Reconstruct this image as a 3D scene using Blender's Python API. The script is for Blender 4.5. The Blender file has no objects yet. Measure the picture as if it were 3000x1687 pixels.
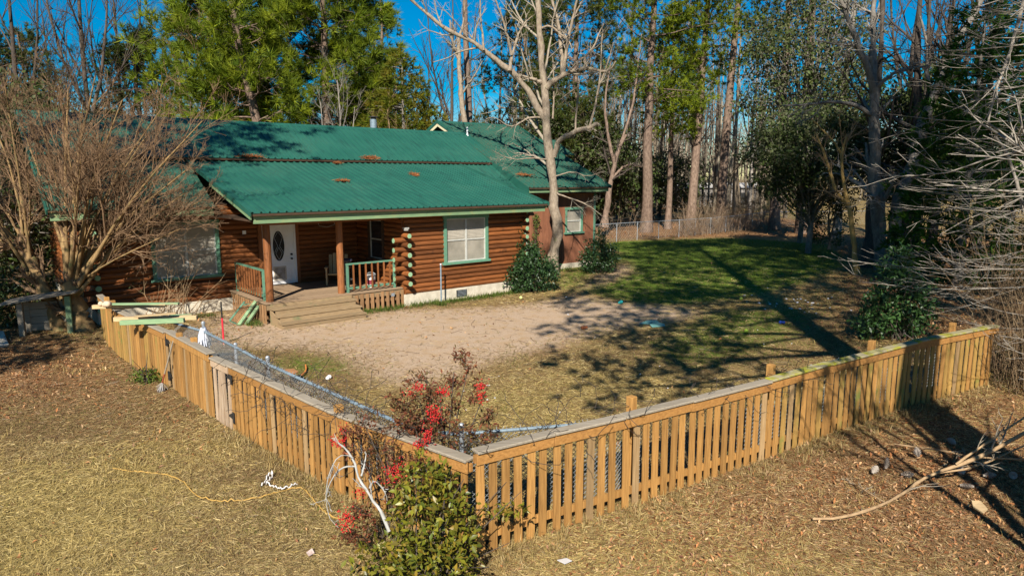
import bpy, math, random
import numpy as np
from mathutils import Vector, Matrix

S = bpy.context.scene
COL = S.collection
random.seed(5)

# ------------------------------------------------------------------ camera, sky, sun, exposure
EYE = 4.0                                   # drone hovering four metres above the yard
PITCH = math.radians(9.24)
cam = bpy.data.cameras.new('camera')
cam.lens = 24.0; cam.sensor_width = 36.0; cam.clip_start = 0.1; cam.clip_end = 1500
camo = bpy.data.objects.new('camera', cam); COL.objects.link(camo)
camo.location = (0, 0, EYE); camo.rotation_euler = (math.pi/2 - PITCH, 0, 0)
S.camera = camo

SUN_EL = math.radians(37.0)
SUN_AZ = math.atan2(0.125, 0.992)           # heading of the sunlight over the ground, from +Y to +X
world = bpy.data.worlds.new('World'); S.world = world; world.use_nodes = True
wn = world.node_tree.nodes; wl = world.node_tree.links; wn.clear()
wo = wn.new('ShaderNodeOutputWorld'); wb = wn.new('ShaderNodeBackground')
sky = wn.new('ShaderNodeTexSky'); sky.sky_type = 'NISHITA'; sky.sun_disc = False
sky.sun_elevation = SUN_EL; sky.sun_rotation = math.pi + SUN_AZ
sky.air_density = 1.0; sky.dust_density = 0.25; sky.ozone_density = 3.5
hs = wn.new('ShaderNodeHueSaturation'); hs.inputs['Saturation'].default_value = 2.0
hs.inputs['Hue'].default_value = 0.497
wl.new(sky.outputs[0], hs.inputs['Color']); wl.new(hs.outputs[0], wb.inputs[0]); wl.new(wb.outputs[0], wo.inputs[0])
wb.inputs[1].default_value = 0.055
sl = bpy.data.lights.new('sun', 'SUN'); sl.energy = 5.0; sl.angle = math.radians(0.53); sl.color = (1.0, 0.93, 0.82)
so = bpy.data.objects.new('sun', sl); COL.objects.link(so)
LDIR = Vector((math.cos(SUN_EL)*math.sin(SUN_AZ), math.cos(SUN_EL)*math.cos(SUN_AZ), -math.sin(SUN_EL)))
so.rotation_euler = LDIR.to_track_quat('-Z', 'Y').to_euler(); so.location = (-5, -40, 40)
S.view_settings.view_transform = 'Standard'; S.view_settings.look = 'None'
S.view_settings.exposure = 0.88; S.view_settings.gamma = 1.0; S.view_settings.use_curve_mapping = False
S.render.engine = 'CYCLES'
S.cycles.max_bounces = 6; S.cycles.diffuse_bounces = 3; S.cycles.transparent_max_bounces = 12

# ------------------------------------------------------------------ surveying helpers
F, CX, CY = 2000.0, 1500.0, 843.5
CP, SP = math.cos(PITCH), math.sin(PITCH)
def ray(x, y):
    a = (x-CX)/F; b = (y-CY)/F
    return np.array([a, CP-b*SP, -(SP+b*CP)])
def G(x, y, z=0.0):                          # where a sight line of the survey meets a level
    r = ray(x, y); return np.array([0, 0, EYE]) + r*((z-EYE)/r[2])
def W(x, y, D):                              # the point of a sight line at a distance
    r = ray(x, y); return np.array([0, 0, EYE]) + r*(D/r[1])
AL = math.radians(49.8)                      # the house runs away to the right
UX = np.array([math.sin(AL), math.cos(AL), 0]); VX = np.array([-math.cos(AL), math.sin(AL), 0])
def HW(u, v, z=0.0): return UX*u + VX*v + np.array([0, 0, z])

# ------------------------------------------------------------------ materials
def _mat(name):
    m = bpy.data.materials.new(name); m.use_nodes = True
    n = m.node_tree.nodes; n.clear()
    out = n.new('ShaderNodeOutputMaterial'); p = n.new('ShaderNodeBsdfPrincipled')
    m.node_tree.links.new(p.outputs[0], out.inputs[0])
    return m, n, m.node_tree.links, p, out
def _mix(n, l, fac, a, b, mode='MIX'):
    x = n.new('ShaderNodeMix'); x.data_type = 'RGBA'; x.blend_type = mode
    for s, v in ((x.inputs[0], fac), (x.inputs[6], a), (x.inputs[7], b)):
        if hasattr(v, 'is_output'): l.new(v, s)
        elif isinstance(v, (int, float)): s.default_value = v
        else: s.default_value = (*v, 1)
    return x.outputs[2]
def _noise(n, l, vec, scale, detail=5, rough=.6, dist=0):
    t = n.new('ShaderNodeTexNoise'); t.inputs['Scale'].default_value = scale; t.inputs['Detail'].default_value = detail
    t.inputs['Roughness'].default_value = rough; t.inputs['Distortion'].default_value = dist
    l.new(vec, t.inputs['Vector']); return t.outputs[0]
def _ramp(n, l, fac, lo, hi):
    r = n.new('ShaderNodeMapRange'); r.inputs[1].default_value = lo; r.inputs[2].default_value = hi
    r.clamp = True; l.new(fac, r.inputs[0]); return r.outputs[0]
def _coord(n, l, stretch=(1, 1, 1), rnd=True):
    c = n.new('ShaderNodeTexCoord'); mp = n.new('ShaderNodeMapping'); mp.inputs['Scale'].default_value = stretch
    l.new(c.outputs['Object'], mp.inputs[0])
    if rnd:
        oi = n.new('ShaderNodeObjectInfo'); mu = n.new('ShaderNodeMath'); mu.operation = 'MULTIPLY'; mu.inputs[1].default_value = 37.0
        l.new(oi.outputs['Random'], mu.inputs[0]); l.new(mu.outputs[0], mp.inputs['Location'])
    return mp.outputs[0]
def surf(name, c1, c2, scale=6, stretch=(1, 1, 1), rough=.8, bump=.25, dist=.01, vary=.25, metal=0, spots=None, spot_scale=3, spot_lo=.58, spec=.35, rvar=.15):
    m, n, l, p, o = _mat(name)
    v = _coord(n, l, stretch)
    f = _noise(n, l, v, scale, 6, .65)
    col = _mix(n, l, _ramp(n, l, f, .3, .7), c1, c2)
    if spots is not None:
        v2 = _coord(n, l, (1, 1, 1))
        g = _noise(n, l, v2, spot_scale, 5, .65)
        col = _mix(n, l, _ramp(n, l, g, spot_lo, spot_lo+.14), col, spots)
    oi = n.new('ShaderNodeObjectInfo')
    val = n.new('ShaderNodeHueSaturation'); l.new(col, val.inputs['Color'])
    l.new(_map(n, l, oi.outputs['Random'], 1-vary, 1+vary), val.inputs['Value'])
    l.new(val.outputs[0], p.inputs['Base Color'])
    l.new(_map(n, l, f, max(0, rough-rvar), min(1, rough+rvar)), p.inputs['Roughness'])
    p.inputs['Metallic'].default_value = metal; p.inputs['Specular IOR Level'].default_value = spec
    if bump:
        b = n.new('ShaderNodeBump'); b.inputs['Strength'].default_value = bump; b.inputs['Distance'].default_value = dist
        l.new(f, b.inputs['Height']); l.new(b.outputs[0], p.inputs['Normal'])
    return m
def _map(n, l, fac, a, b):
    r = n.new('ShaderNodeMapRange'); r.inputs[3].default_value = a; r.inputs[4].default_value = b
    l.new(fac, r.inputs[0]); return r.outputs[0]
def leafmat(name, rough=.5, trans=.25, spec=.3):
    m, n, l, p, o = _mat(name)
    a = n.new('ShaderNodeAttribute'); a.attribute_name = 'Col'
    l.new(a.outputs['Color'], p.inputs['Base Color']); p.inputs['Roughness'].default_value = rough
    p.inputs['Specular IOR Level'].default_value = spec
    if trans:
        t = n.new('ShaderNodeBsdfTranslucent'); l.new(a.outputs['Color'], t.inputs[0])
        mx = n.new('ShaderNodeMixShader'); mx.inputs[0].default_value = trans
        l.new(p.outputs[0], mx.inputs[1]); l.new(t.outputs[0], mx.inputs[2]); l.new(mx.outputs[0], o.inputs[0])
    return m
def barkmat(name, c1, c2, scale=14, lichen=None, stretch=(1, 1, .35), bump=.8, lo=.55):
    return surf(name, c1, c2, scale, stretch, .9, bump, .03, .12, spots=lichen, spot_scale=3.5, spot_lo=lo, spec=.15)

M = {}
M['log_u'] = surf('log_stain', (.085, .027, .007), (.25, .085, .022), 7, (.35, 6, 6), .62, .5, .014, .4, spots=(.05, .019, .008), spot_scale=2.6, spot_lo=.585)
M['log_v'] = surf('log_stain_return', (.085, .027, .007), (.25, .085, .022), 7, (6, .35, 6), .62, .5, .014, .4, spots=(.05, .019, .008), spot_scale=2.6, spot_lo=.585)
M['green_paint'] = surf('green_trim_paint', (.075, .19, .125), (.13, .27, .18), 9, (1, 1, 3), .6, .2, .004, .15, spots=(.16, .17, .10), spot_scale=5, spot_lo=.6)
M['log_end'] = surf('log_end_paint', (.15, .30, .17), (.26, .42, .25), 25, (1, 1, 1), .7, .3, .004, .15)
M['fascia'] = surf('fascia_paint', (.12, .22, .12), (.22, .30, .15), 5, (.5, .5, 4), .6, .2, .004, .15, spots=(.24, .27, .12), spot_scale=2.4, spot_lo=.55)
M['post_wood'] = surf('post_stain', (.13, .045, .014), (.28, .105, .033), 9, (4, 4, .5), .6, .4, .01, .12, spots=(.07, .025, .01), spot_scale=2.2, spot_lo=.64)
M['deck'] = surf('deck_boards', (.20, .13, .075), (.34, .24, .15), 9, (.6, 8, 8), .85, .3, .006, .16)
M['step_wood'] = surf('step_wood', (.19, .125, .066), (.34, .245, .135), 8, (.7, 8, 8), .85, .35, .006, .16, spots=(.13, .15, .07), spot_scale=2.2, spot_lo=.57)
M['skirt'] = surf('skirt_pickets', (.19, .10, .045), (.36, .205, .095), 10, (6, 6, .6), .85, .3, .006, .2)
M['siding'] = surf('board_siding_stain', (.15, .055, .03), (.285, .12, .062), 8, (5, 5, .4), .75, .35, .008, .14, spots=(.085, .036, .022), spot_scale=1.2, spot_lo=.6)
M['block'] = surf('whitewashed_block', (.44, .39, .30), (.66, .60, .48), 5, (1, 1, 1), .9, .5, .01, .06, spots=(.40, .24, .12), spot_scale=1.9, spot_lo=.60)
M['white_paint'] = surf('white_door_paint', (.72, .73, .74), (.82, .82, .82), 3, (1, 1, 1), .4, .05, .003, .02)
M['cream_trim'] = surf('cream_trim', (.50, .45, .28), (.62, .56, .36), 6, (1, 1, 1), .7, .1, .003, .05)
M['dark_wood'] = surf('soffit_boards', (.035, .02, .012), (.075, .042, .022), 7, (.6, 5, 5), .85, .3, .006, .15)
M['black_iron'] = surf('black_iron', (.012, .012, .012), (.03, .03, .03), 20, (1, 1, 1), .5, .2, .002, .1)
M['galv'] = surf('galvanised_steel', (.28, .31, .34), (.46, .50, .54), 16, (1, 1, 1), .45, .1, .002, .1, metal=.55)
M['galv_blue'] = surf('galvanised_rail', (.13, .18, .22), (.25, .32, .37), 22, (1, 1, 1), .5, .3, .003, .1, metal=.25)
M['wire'] = surf('fence_wire', (.20, .215, .22), (.36, .38, .39), 16, (1, 1, 1), .5, 0, .002, .1, metal=.3)
M['fence_wood'] = surf('cedar_pickets', (.20, .095, .024), (.43, .228, .066), 7, (8, 8, .4), .75, .5, .006, .24, spots=(.13, .055, .018), spot_scale=9.0, spot_lo=.69)
M['fence_grey'] = surf('greyed_pickets', (.20, .12, .05), (.38, .25, .12), 7, (8, 8, .4), .8, .5, .006, .2, spots=(.14, .07, .03), spot_scale=8.0, spot_lo=.67)
M['fence_moss'] = surf('mossy_pickets', (.23, .135, .032), (.40, .235, .066), 7, (6, 6, .55), .8, .35, .006, .16, spots=(.18, .19, .04), spot_scale=3.0, spot_lo=.56)
M['fence_rail'] = surf('cedar_rails', (.225, .105, .026), (.40, .20, .058), 7, (.8, 6, 6), .72, .35, .006, .14, spots=(.19, .08, .026), spot_scale=2.4, spot_lo=.62)
M['cap'] = surf('weathered_cap', (.19, .155, .11), (.34, .295, .23), 9, (.5, 8, 8), .9, .5, .008, .1, spots=(.28, .16, .07), spot_scale=2.0, spot_lo=.62)
M['cap_moss'] = surf('mossy_cap', (.26, .22, .14), (.34, .30, .17), 9, (1, 3, 3), .95, .6, .012, .1, spots=(.27, .255, .022), spot_scale=4.5, spot_lo=.46)
M['grey_gate'] = surf('weathered_gate', (.24, .15, .085), (.47, .36, .25), 8, (7, 7, .5), .85, .4, .006, .2)
M['old_board'] = surf('old_boards', (.34, .235, .12), (.52, .38, .21), 8, (.8, 8, 8), .85, .35, .006, .15)
M['green_board'] = surf('flaking_green_boards', (.13, .22, .115), (.24, .34, .18), 5, (.8, 6, 6), .8, .35, .006, .15, spots=(.36, .27, .15), spot_scale=3.2, spot_lo=.55)

def roofmat():
    m, n, l, p, o = _mat('green_metal_roof')
    v = _coord(n, l, (1, 1, 1), False)
    a = _noise(n, l, v, .55, 6, .65); b = _noise(n, l, _coord(n, l, (6, .5, 1), False), 2.2, 5, .6); c = _noise(n, l, v, 30, 3, .6)
    col = _mix(n, l, _ramp(n, l, a, .3, .7), (.012, .078, .056), (.022, .112, .08))
    col = _mix(n, l, _ramp(n, l, b, .52, .8), col, (.012, .048, .038))
    sp = n.new('ShaderNodeMath'); sp.operation = 'MULTIPLY'
    l.new(_ramp(n, l, a, .5, .68), sp.inputs[0]); l.new(_ramp(n, l, c, .52, .62), sp.inputs[1])
    col = _mix(n, l, sp.outputs[0], col, (.035, .055, .035))
    l.new(col, p.inputs['Base Color']); l.new(_map(n, l, a, .38, .62), p.inputs['Roughness'])
    p.inputs['Specular IOR Level'].default_value = .4
    return m
M['roof'] = roofmat()
def moss_roofmat():
    m, n, l, p, o = _mat('dirty_green_metal_roof')
    v = _coord(n, l, (1, 1, 1), False)
    a = _noise(n, l, v, .8, 6, .65); c = _noise(n, l, v, 14, 5, .7)
    col = _mix(n, l, _ramp(n, l, a, .3, .7), (.012, .07, .05), (.022, .10, .07))
    col = _mix(n, l, _ramp(n, l, c, .48, .64), col, (.06, .075, .045))
    l.new(col, p.inputs['Base Color']); p.inputs['Roughness'].default_value = .62; p.inputs['Specular IOR Level'].default_value = .3
    return m
M['roof_dirty'] = moss_roofmat()
def glassmat(name, c1, c2, scale=2.5, rough=.12, spec=.6):
    return surf(name, c1, c2, scale, (1, 1, 1), rough, .03, .003, .05, spec=spec, rvar=.08)
M['pane'] = glassmat('dusty_screened_glass', (.20, .185, .15), (.34, .31, .255), 1.8, .35, .5)
M['dark_pane'] = glassmat('dark_glass', (.012, .014, .018), (.03, .034, .04))
M['pet_pane'] = glassmat('pet_door_flap', (.16, .13, .09), (.40, .42, .44), 5, .3)
M['blind'] = surf('window_blind', (.42, .38, .31), (.55, .50, .42), 4, (1, 1, 1), .8, .05, .003, .03)
M['sash'] = surf('window_sash', (.36, .36, .33), (.5, .5, .46), 8, (1, 1, 1), .6, .1, .003, .03)
def flat(name, c, rough=.6, k=.8, **kw):
    return surf(name, tuple(x*k for x in c), c, 9, (1, 1, 1), rough, .15, .004, .08, **kw)
M['leaf'] = leafmat('leaves', .6, .26, .2); M['gloss_leaf'] = leafmat('glossy_leaves', .42, .14, .4)
M['needle'] = leafmat('pine_needles', .6, .42, .2); M['berry'] = leafmat('berries', .35, 0, .5)
M['blade'] = leafmat('grass_blades', .75, .3, .15); M['litter'] = leafmat('fallen_leaves', .85, .12, .1)
M['twig_tan'] = barkmat('tan_twigs', (.22, .14, .075), (.36, .25, .14), 12)
M['twig_red'] = barkmat('reddish_twigs', (.12, .072, .042), (.25, .16, .09), 12)
M['twig_grey'] = barkmat('grey_twigs', (.17, .15, .125), (.33, .295, .25), 12)
M['twig_dark'] = barkmat('dark_twigs', (.045, .036, .03), (.10, .08, .064), 12)
M['twig_pale'] = barkmat('pale_twigs', (.17, .14, .105), (.34, .295, .225), 12)
M['twig_silver'] = barkmat('silver_twigs', (.24, .24, .22), (.50, .49, .46), 9)
M['bark_pine'] = barkmat('pine_bark', (.085, .056, .042), (.265, .19, .142), 9, None, (1, 1, .45), 1.0)
M['bark_pale'] = barkmat('pale_bark', (.15, .112, .08), (.36, .295, .22), 11, (.22, .22, .10), (1, 1, .5), .8, .6)
M['bark_grey'] = barkmat('grey_bark', (.10, .088, .074), (.24, .215, .185), 10, (.17, .19, .15), (1, 1, .4), .9, .6)
M['bark_tan'] = barkmat('smooth_tan_bark', (.17, .105, .045), (.34, .225, .105), 8, (.12, .12, .05), (1, 1, .3), .5, .55)
M['bark_yellow'] = barkmat('yellow_bark', (.30, .19, .06), (.46, .30, .11), 8, None, (1, 1, .3), .4)

# ------------------------------------------------------------------ object helpers
def tag(o, label=None, cat=None, group=None, kind=None):
    if label: o['label'] = label
    if cat: o['category'] = cat
    if group: o['group'] = group
    if kind: o['kind'] = kind
    return o
def thing(name, label, cat, loc=(0, 0, 0), rotz=0.0, group=None):
    o = bpy.data.objects.new(name, None); COL.objects.link(o); o.empty_display_size = .2
    loc = tuple(float(c) for c in loc); o.location = loc if len(loc) == 3 else (*loc, 0.0); o.rotation_euler = (0, 0, rotz)
    return tag(o, label, cat, group)
def link(name, me, parent=None, loc=None, rot=None):
    o = bpy.data.objects.new(name, me); COL.objects.link(o)
    if parent is not None: o.parent = parent
    if loc is not None: o.location = tuple(float(c) for c in loc)
    if rot is not None: o.rotation_euler = rot
    return o
class MB:
    """hard surfaces: boxes, prisms, bars, lathes, collected into one mesh"""
    def __init__(s, off=(0, 0, 0)): s.v = []; s.f = []; s.m = []; s.off = off
    def add(s, vs, fs, mi=0):
        b = len(s.v); ox, oy, oz = s.off
        s.v += [(float(x)-ox, float(y)-oy, float(z)-oz) for x, y, z in vs]
        for f in fs: s.f.append(tuple(i+b for i in f)); s.m.append(mi)
        return s
    def box(s, x0, x1, y0, y1, z0, z1, mi=0):
        return s.add([(x0, y0, z0), (x1, y0, z0), (x1, y1, z0), (x0, y1, z0), (x0, y0, z1), (x1, y0, z1), (x1, y1, z1), (x0, y1, z1)],
                     [(3, 2, 1, 0), (4, 5, 6, 7), (0, 1, 5, 4), (1, 2, 6, 5), (2, 3, 7, 6), (3, 0, 4, 7)], mi)
    def hexa(s, a, mi=0):                    # eight corners, bottom ring then top ring
        return s.add(a, [(3, 2, 1, 0), (4, 5, 6, 7), (0, 1, 5, 4), (1, 2, 6, 5), (2, 3, 7, 6), (3, 0, 4, 7)], mi)
    def bar(s, p, q, w, h, up=(0, 0, 1), mi=0):   # box beam from p to q
        p = Vector(p); q = Vector(q); d = (q-p).normalized(); u = Vector(up)
        sd = d.cross(u)
        if sd.length < 1e-4: sd = d.cross(Vector((1, 0, 0)))
        sd.normalize(); u = sd.cross(d).normalized()
        a = sd*w/2; b = u*h/2
        return s.hexa([p-a-b, p+a-b, q+a-b, q-a-b, p-a+b, p+a+b, q+a+b, q-a+b], mi)
    def cyl(s, p, q, r0, r1=None, n=10, mi=0, mcap=None, wob=0):
        r1 = r0 if r1 is None else r1; mcap = mi if mcap is None else mcap
        p = Vector(p); q = Vector(q); d = (q-p).normalized()
        a = d.cross(Vector((0, 0, 1)) if abs(d.z) < .9 else Vector((1, 0, 0))).normalized(); b = d.cross(a)
        vs = []
        for c, r in ((p, r0), (q, r1)):
            for k in range(n):
                t = 2*math.pi*k/n; rr = r*(1+random.uniform(-wob, wob))
                vs.append(c+a*math.cos(t)*rr+b*math.sin(t)*rr)
        s.add(vs, [(k, (k+1) % n, n+(k+1) % n, n+k) for k in range(n)], mi)
        s.add(vs[:n], [tuple(range(n))[::-1]], mcap); s.add(vs[n:], [tuple(range(n))], mcap)
        return s
    def pipe(s, pts, r, n=6, mi=0):
        P = np.array(pts, float)[None]; V, Q = tubes(P, np.full(P.shape[:2], r) if np.isscalar(r) else np.array(r)[None], n)
        return s.add(V, [tuple(q) for q in Q], mi)
    def lathe(s, c, prof, n=14, mi=0):
        vs = []; fs = []
        for r, z in prof:
            for k in range(n):
                t = 2*math.pi*k/n; vs.append((c[0]+r*math.cos(t), c[1]+r*math.sin(t), c[2]+z))
        for i in range(len(prof)-1):
            for k in range(n): fs.append((i*n+k, i*n+(k+1) % n, (i+1)*n+(k+1) % n, (i+1)*n+k))
        fs.append(tuple(range(n))[::-1]); fs.append(tuple(range((len(prof)-1)*n, len(prof)*n)))
        return s.add(vs, fs, mi)
    def ball(s, c, r, n=8, mi=0, sz=1.0):
        return s.lathe(c, [(max(r*math.sin(math.pi*i/n), .001), -r*sz*math.cos(math.pi*i/n)) for i in range(n+1)], 10, mi)
    def mesh(s, name, mats, smooth=False):
        me = bpy.data.meshes.new(name); me.from_pydata(s.v, [], s.f)
        for m in (mats if isinstance(mats, (list, tuple)) else [mats]): me.materials.append(m)
        me.polygons.foreach_set('material_index', s.m)
        if smooth: me.polygons.foreach_set('use_smooth', [True]*len(s.f))
        me.update(); return me
    def build(s, name, mats, parent=None, loc=None, rot=None, smooth=False, bevel=0):
        o = link(name, s.mesh(name, mats, smooth), parent, loc, rot)
        if bevel:
            b = o.modifiers.new('bevel', 'BEVEL'); b.width = bevel; b.segments = 1; b.limit_method = 'ANGLE'
        return o

# ------------------------------------------------------------------ numpy geometry for plants
def nrm(a): return a/np.maximum(np.linalg.norm(a, axis=-1, keepdims=True), 1e-9)
def tubes(P, R, S_=4):
    n, K, _ = P.shape
    T = nrm(np.gradient(P, axis=1))
    mean = nrm(T.mean(1)); ref = np.where(np.abs(mean[:, 2:3]) < .8, np.array([[0, 0, 1.]]), np.array([[1., 0, 0]]))
    N = nrm(np.cross(T, ref[:, None, :])); B = np.cross(T, N)
    an = np.arange(S_)*2*math.pi/S_
    V = P[:, :, None, :] + R[:, :, None, None]*(np.cos(an)[None, None, :, None]*N[:, :, None, :] + np.sin(an)[None, None, :, None]*B[:, :, None, :])
    idx = np.arange(n*K*S_).reshape(n, K, S_); nx = np.roll(idx, -1, axis=2)
    Q = np.stack([idx[:, :-1], nx[:, :-1], nx[:, 1:], idx[:, 1:]], -1).reshape(-1, 4)
    return V.reshape(-1, 3), Q
def resample(pts, K):
    pts = np.array(pts, float)
    if len(pts) > 2:                         # round the corners once
        q = [pts[0]]
        for i in range(len(pts)-1):
            q += [pts[i]*.75+pts[i+1]*.25, pts[i]*.25+pts[i+1]*.75]
        q.append(pts[-1]); pts = np.array(q)
    d = np.concatenate([[0], np.cumsum(np.linalg.norm(np.diff(pts, axis=0), axis=1))])
    t = np.linspace(0, d[-1], K)
    return np.stack([np.interp(t, d, pts[:, i]) for i in range(3)], 1)
def grow(P, R, n, t0, t1, ang, lr, rr, K, up, wob, rng, spread=.35, mode='rel', side=None):
    """n children on each of the parent lines P (m,K0,3)"""
    m, K0, _ = P.shape
    pi = np.repeat(np.arange(m), n); N = len(pi)
    t = rng.uniform(t0, t1, N); ft = t*(K0-1); i0 = np.clip(ft.astype(int), 0, K0-2); f = (ft-i0)[:, None]
    p = P[pi, i0]*(1-f)+P[pi, i0+1]*f; T = nrm(P[pi, i0+1]-P[pi, i0]); r = R[pi, i0]
    L = np.linalg.norm(np.diff(P, axis=1), axis=2).sum(1)[pi]
    q = rng.normal(size=(N, 3)); q = nrm(q-(q*T).sum(1, keepdims=True)*T)
    if side is not None: q = nrm(q+side)
    a = ang*(1+rng.normal(size=N)*spread)[:, None]
    d = nrm(np.cos(a)*T+np.sin(a)*q)
    if mode == 'rel': ln = L*lr*(1.15-.6*t)*rng.uniform(.6, 1.25, N)
    else: ln = lr*rng.uniform(.6, 1.3, N)
    step = (ln/(K-1))[:, None]
    out = [p]
    for k in range(K-1):
        out.append(out[-1]+d*step)
        d = nrm(d+np.array([0, 0, up])+rng.normal(size=(N, 3))*wob)
    C = np.stack(out, 1); r0 = np.minimum(r*rr, r)
    CR = r0[:, None]*np.linspace(1, .3, K)[None]
    return C, CR
class VB:
    """plant geometry with a colour per vertex"""
    def __init__(s): s.v = []; s.c = []; s.t = []; s.q = []; s.n = 0
    def add(s, V, faces, col):
        V = np.asarray(V, np.float32); s.v.append(V)
        c = np.ones((len(V), 4), np.float32); c[:, :3] = col; s.c.append(c)
        (s.q if faces.shape[1] == 4 else s.t).append(faces+s.n); s.n += len(V)
    def tubes(s, P, R, sides=4, col=(.2, .2, .2)):
        V, Q = tubes(P, R, sides); s.add(V, Q, col)
    def build(s, name, mat, parent=None, loc=None, smooth=False):
        off = np.zeros(3) if loc is None else np.asarray(loc, float)
        V = np.concatenate(s.v)-off.astype(np.float32); C = np.concatenate(s.c)
        Q = np.concatenate(s.q) if s.q else np.zeros((0, 4), int); T = np.concatenate(s.t) if s.t else np.zeros((0, 3), int)
        me = bpy.data.meshes.new(name); me.vertices.add(len(V)); me.vertices.foreach_set('co', V.ravel())
        li = np.concatenate([Q.ravel(), T.ravel()]).astype(np.int32)
        me.loops.add(len(li)); me.loops.foreach_set('vertex_index', li)
        nf = len(Q)+len(T); me.polygons.add(nf)
        st = np.concatenate([np.arange(len(Q))*4, len(Q)*4+np.arange(len(T))*3]).astype(np.int32)
        me.polygons.foreach_set('loop_start', st)
        at = me.color_attributes.new('Col', 'FLOAT_COLOR', 'POINT'); at.data.foreach_set('color', C.ravel())
        if smooth: me.polygons.foreach_set('use_smooth', np.ones(nf, bool))
        me.materials.append(mat); me.update(calc_edges=True)
        return link(name, me, parent, None if parent is not None else loc)
def palette(rng, n, cols, jit=.2):
    cols = np.array(cols); k = rng.integers(0, len(cols), n)
    a = rng.uniform(0, 1, (n, 1)); c = cols[k]*a+cols[(k+1) % len(cols)]*(1-a)
    return c*(1+rng.uniform(-jit, jit, (n, 1)))
def leaves(vb, P, rng, size, cols, up=.3, out=None, narrow=.45, jit=.25, fold=.25):
    """rhombic leaves folded along the midrib, two triangles each"""
    n = len(P); d = rng.normal(size=(n, 3)); d[:, 2] -= .1
    if out is not None: d = d+out*1.2
    d = nrm(d); nn = rng.normal(size=(n, 3)); nn[:, 2] += up*3
    w = nrm(np.cross(d, nn)); nn = nrm(np.cross(w, d))
    s = size*rng.uniform(.6, 1.3, n)[:, None]
    a = P; b = P+d*s*.5+w*s*narrow*.5+nn*s*fold*.3; c = P+d*s; e = P+d*s*.5-w*s*narrow*.5+nn*s*fold*.3
    V = np.stack([a, b, c, e], 1).reshape(-1, 3); i = np.arange(n)[:, None]*4
    T = np.concatenate([i+np.array([0, 1, 2]), i+np.array([0, 2, 3])])
    vb.add(V, T, np.repeat(palette(rng, n, cols, jit), 4, 0))
def tufts(vb, P, D, rng, size, cols, m=14, width=.03, jit=.25, spread=1.0, droop=0):
    """sprays of needles: thin triangles fanning out of each point"""
    n = len(P); N = n*m; p = np.repeat(P, m, 0); d0 = np.repeat(D, m, 0)
    d = nrm(d0*.9+rng.normal(size=(N, 3))*spread*.75+np.array([0, 0, -droop]))
    s = size*rng.uniform(.55, 1.2, N)[:, None]
    w = nrm(np.cross(d, rng.normal(size=(N, 3))))*width
    V = np.stack([p-w+d*s*.05, p+w+d*s*.05, p+d*s], 1).reshape(-1, 3)
    T = np.arange(N*3).reshape(N, 3)
    c = np.repeat(palette(rng, n, cols, jit), m, 0)*(1+rng.uniform(-.2, .2, (N, 1)))
    vb.add(V, T, np.repeat(c, 3, 0))

# ================================================================== GROUND
gx = np.arange(-20, 32.01, .25); gy = np.arange(2, 76.01, .25)
def poly(pix): return np.array([G(x, y)[:2] for x, y in pix])
def inside(pg, X, Y):
    r = np.zeros(X.shape, bool); j = len(pg)-1
    for i in range(len(pg)):
        xi, yi = pg[i]; xj, yj = pg[j]
        c = ((yi > Y) != (yj > Y)) & (X < (xj-xi)*(Y-yi)/(yj-yi+1e-12)+xi)
        r ^= c; j = i
    return r
def blur(a, k):
    for ax in (0, 1):
        for _ in range(2):
            b = np.zeros_like(a); n = 0
            for s in range(-k, k+1): b += np.roll(a, s, ax); n += 1
            a = b/n
    return a
GX, GY = np.meshgrid(gx, gy)
def region(polys, k=2):
    a = np.zeros(GX.shape)
    for pg in polys: a = np.maximum(a, inside(poly(pg), GX, GY).astype(float))
    return blur(a, k)
FENCE_R = [(-.40, 6.74), (.44, 7.27), (1.31, 7.80), (2.27, 8.42), (3.6, 9.28), (4.85, 10.16), (7.0, 11.58), (9.3, 12.85)]
FENCE_L = [(-.42, 6.75), (-2.05, 8.08), (-4.40, 10.40), (-4.93, 10.93), (-6.55, 12.70), (-8.73, 14.85), (-10.25, 16.75)]
K_SAND = region([[(560, 900), (610, 1000), (720, 1030), (820, 1020), (1000, 1035), (1080, 1120), (1240, 1180), (1420, 1060), (1600, 1030), (1760, 975), (1900, 950),
                  (2080, 925), (2050, 902), (1880, 893), (1700, 872), (1640, 868), (1560, 893), (1300, 905), (1080, 905), (1020, 935), (800, 955), (690, 900)],
                 [(1640, 872), (1760, 800), (1830, 770), (1900, 775), (1800, 830), (1700, 875)]], 3)
K_GREEN = region([[(1740, 725), (1800, 708), (2150, 697), (2420, 715), (2500, 770), (2350, 830), (2150, 880), (2000, 893), (1880, 890), (1720, 858), (1860, 800), (1840, 740)],
                  [(1640, 868), (1740, 798), (1840, 740), (1700, 760), (1600, 850)],
                  [(760, 1050), (860, 1035), (990, 1062), (1060, 1095), (900, 1112), (790, 1080)]], 2)
K_GREEN = np.maximum(blur(K_GREEN, 1), .62*region([[(2100, 900), (2420, 900), (2350, 1010), (2120, 1085), (1880, 1080), (1840, 1010)], [(380, 1085), (470, 1130), (520, 1180), (480, 1175), (380, 1110)]], 2))
K_LIT = region([[(1330, 1700), (1480, 1610), (1850, 1490), (2240, 1345), (2700, 1165), (3100, 1060), (3600, 1687)],
                [(1700, 706), (1800, 700), (2180, 694), (2420, 700), (2420, 655), (2300, 640), (1800, 640), (1500, 642), (1600, 690)],
                [(2440, 720), (2490, 800), (2440, 880), (2480, 990), (2700, 1000), (3200, 980), (3200, 690), (2440, 690)],
                [(-300, 1010), (200, 965), (330, 1070), (520, 1200), (640, 1290), (560, 1290), (330, 1170), (-300, 1200)],
                [(400, 880), (560, 880), (620, 1000), (520, 960), (330, 890)]], 2)
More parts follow.
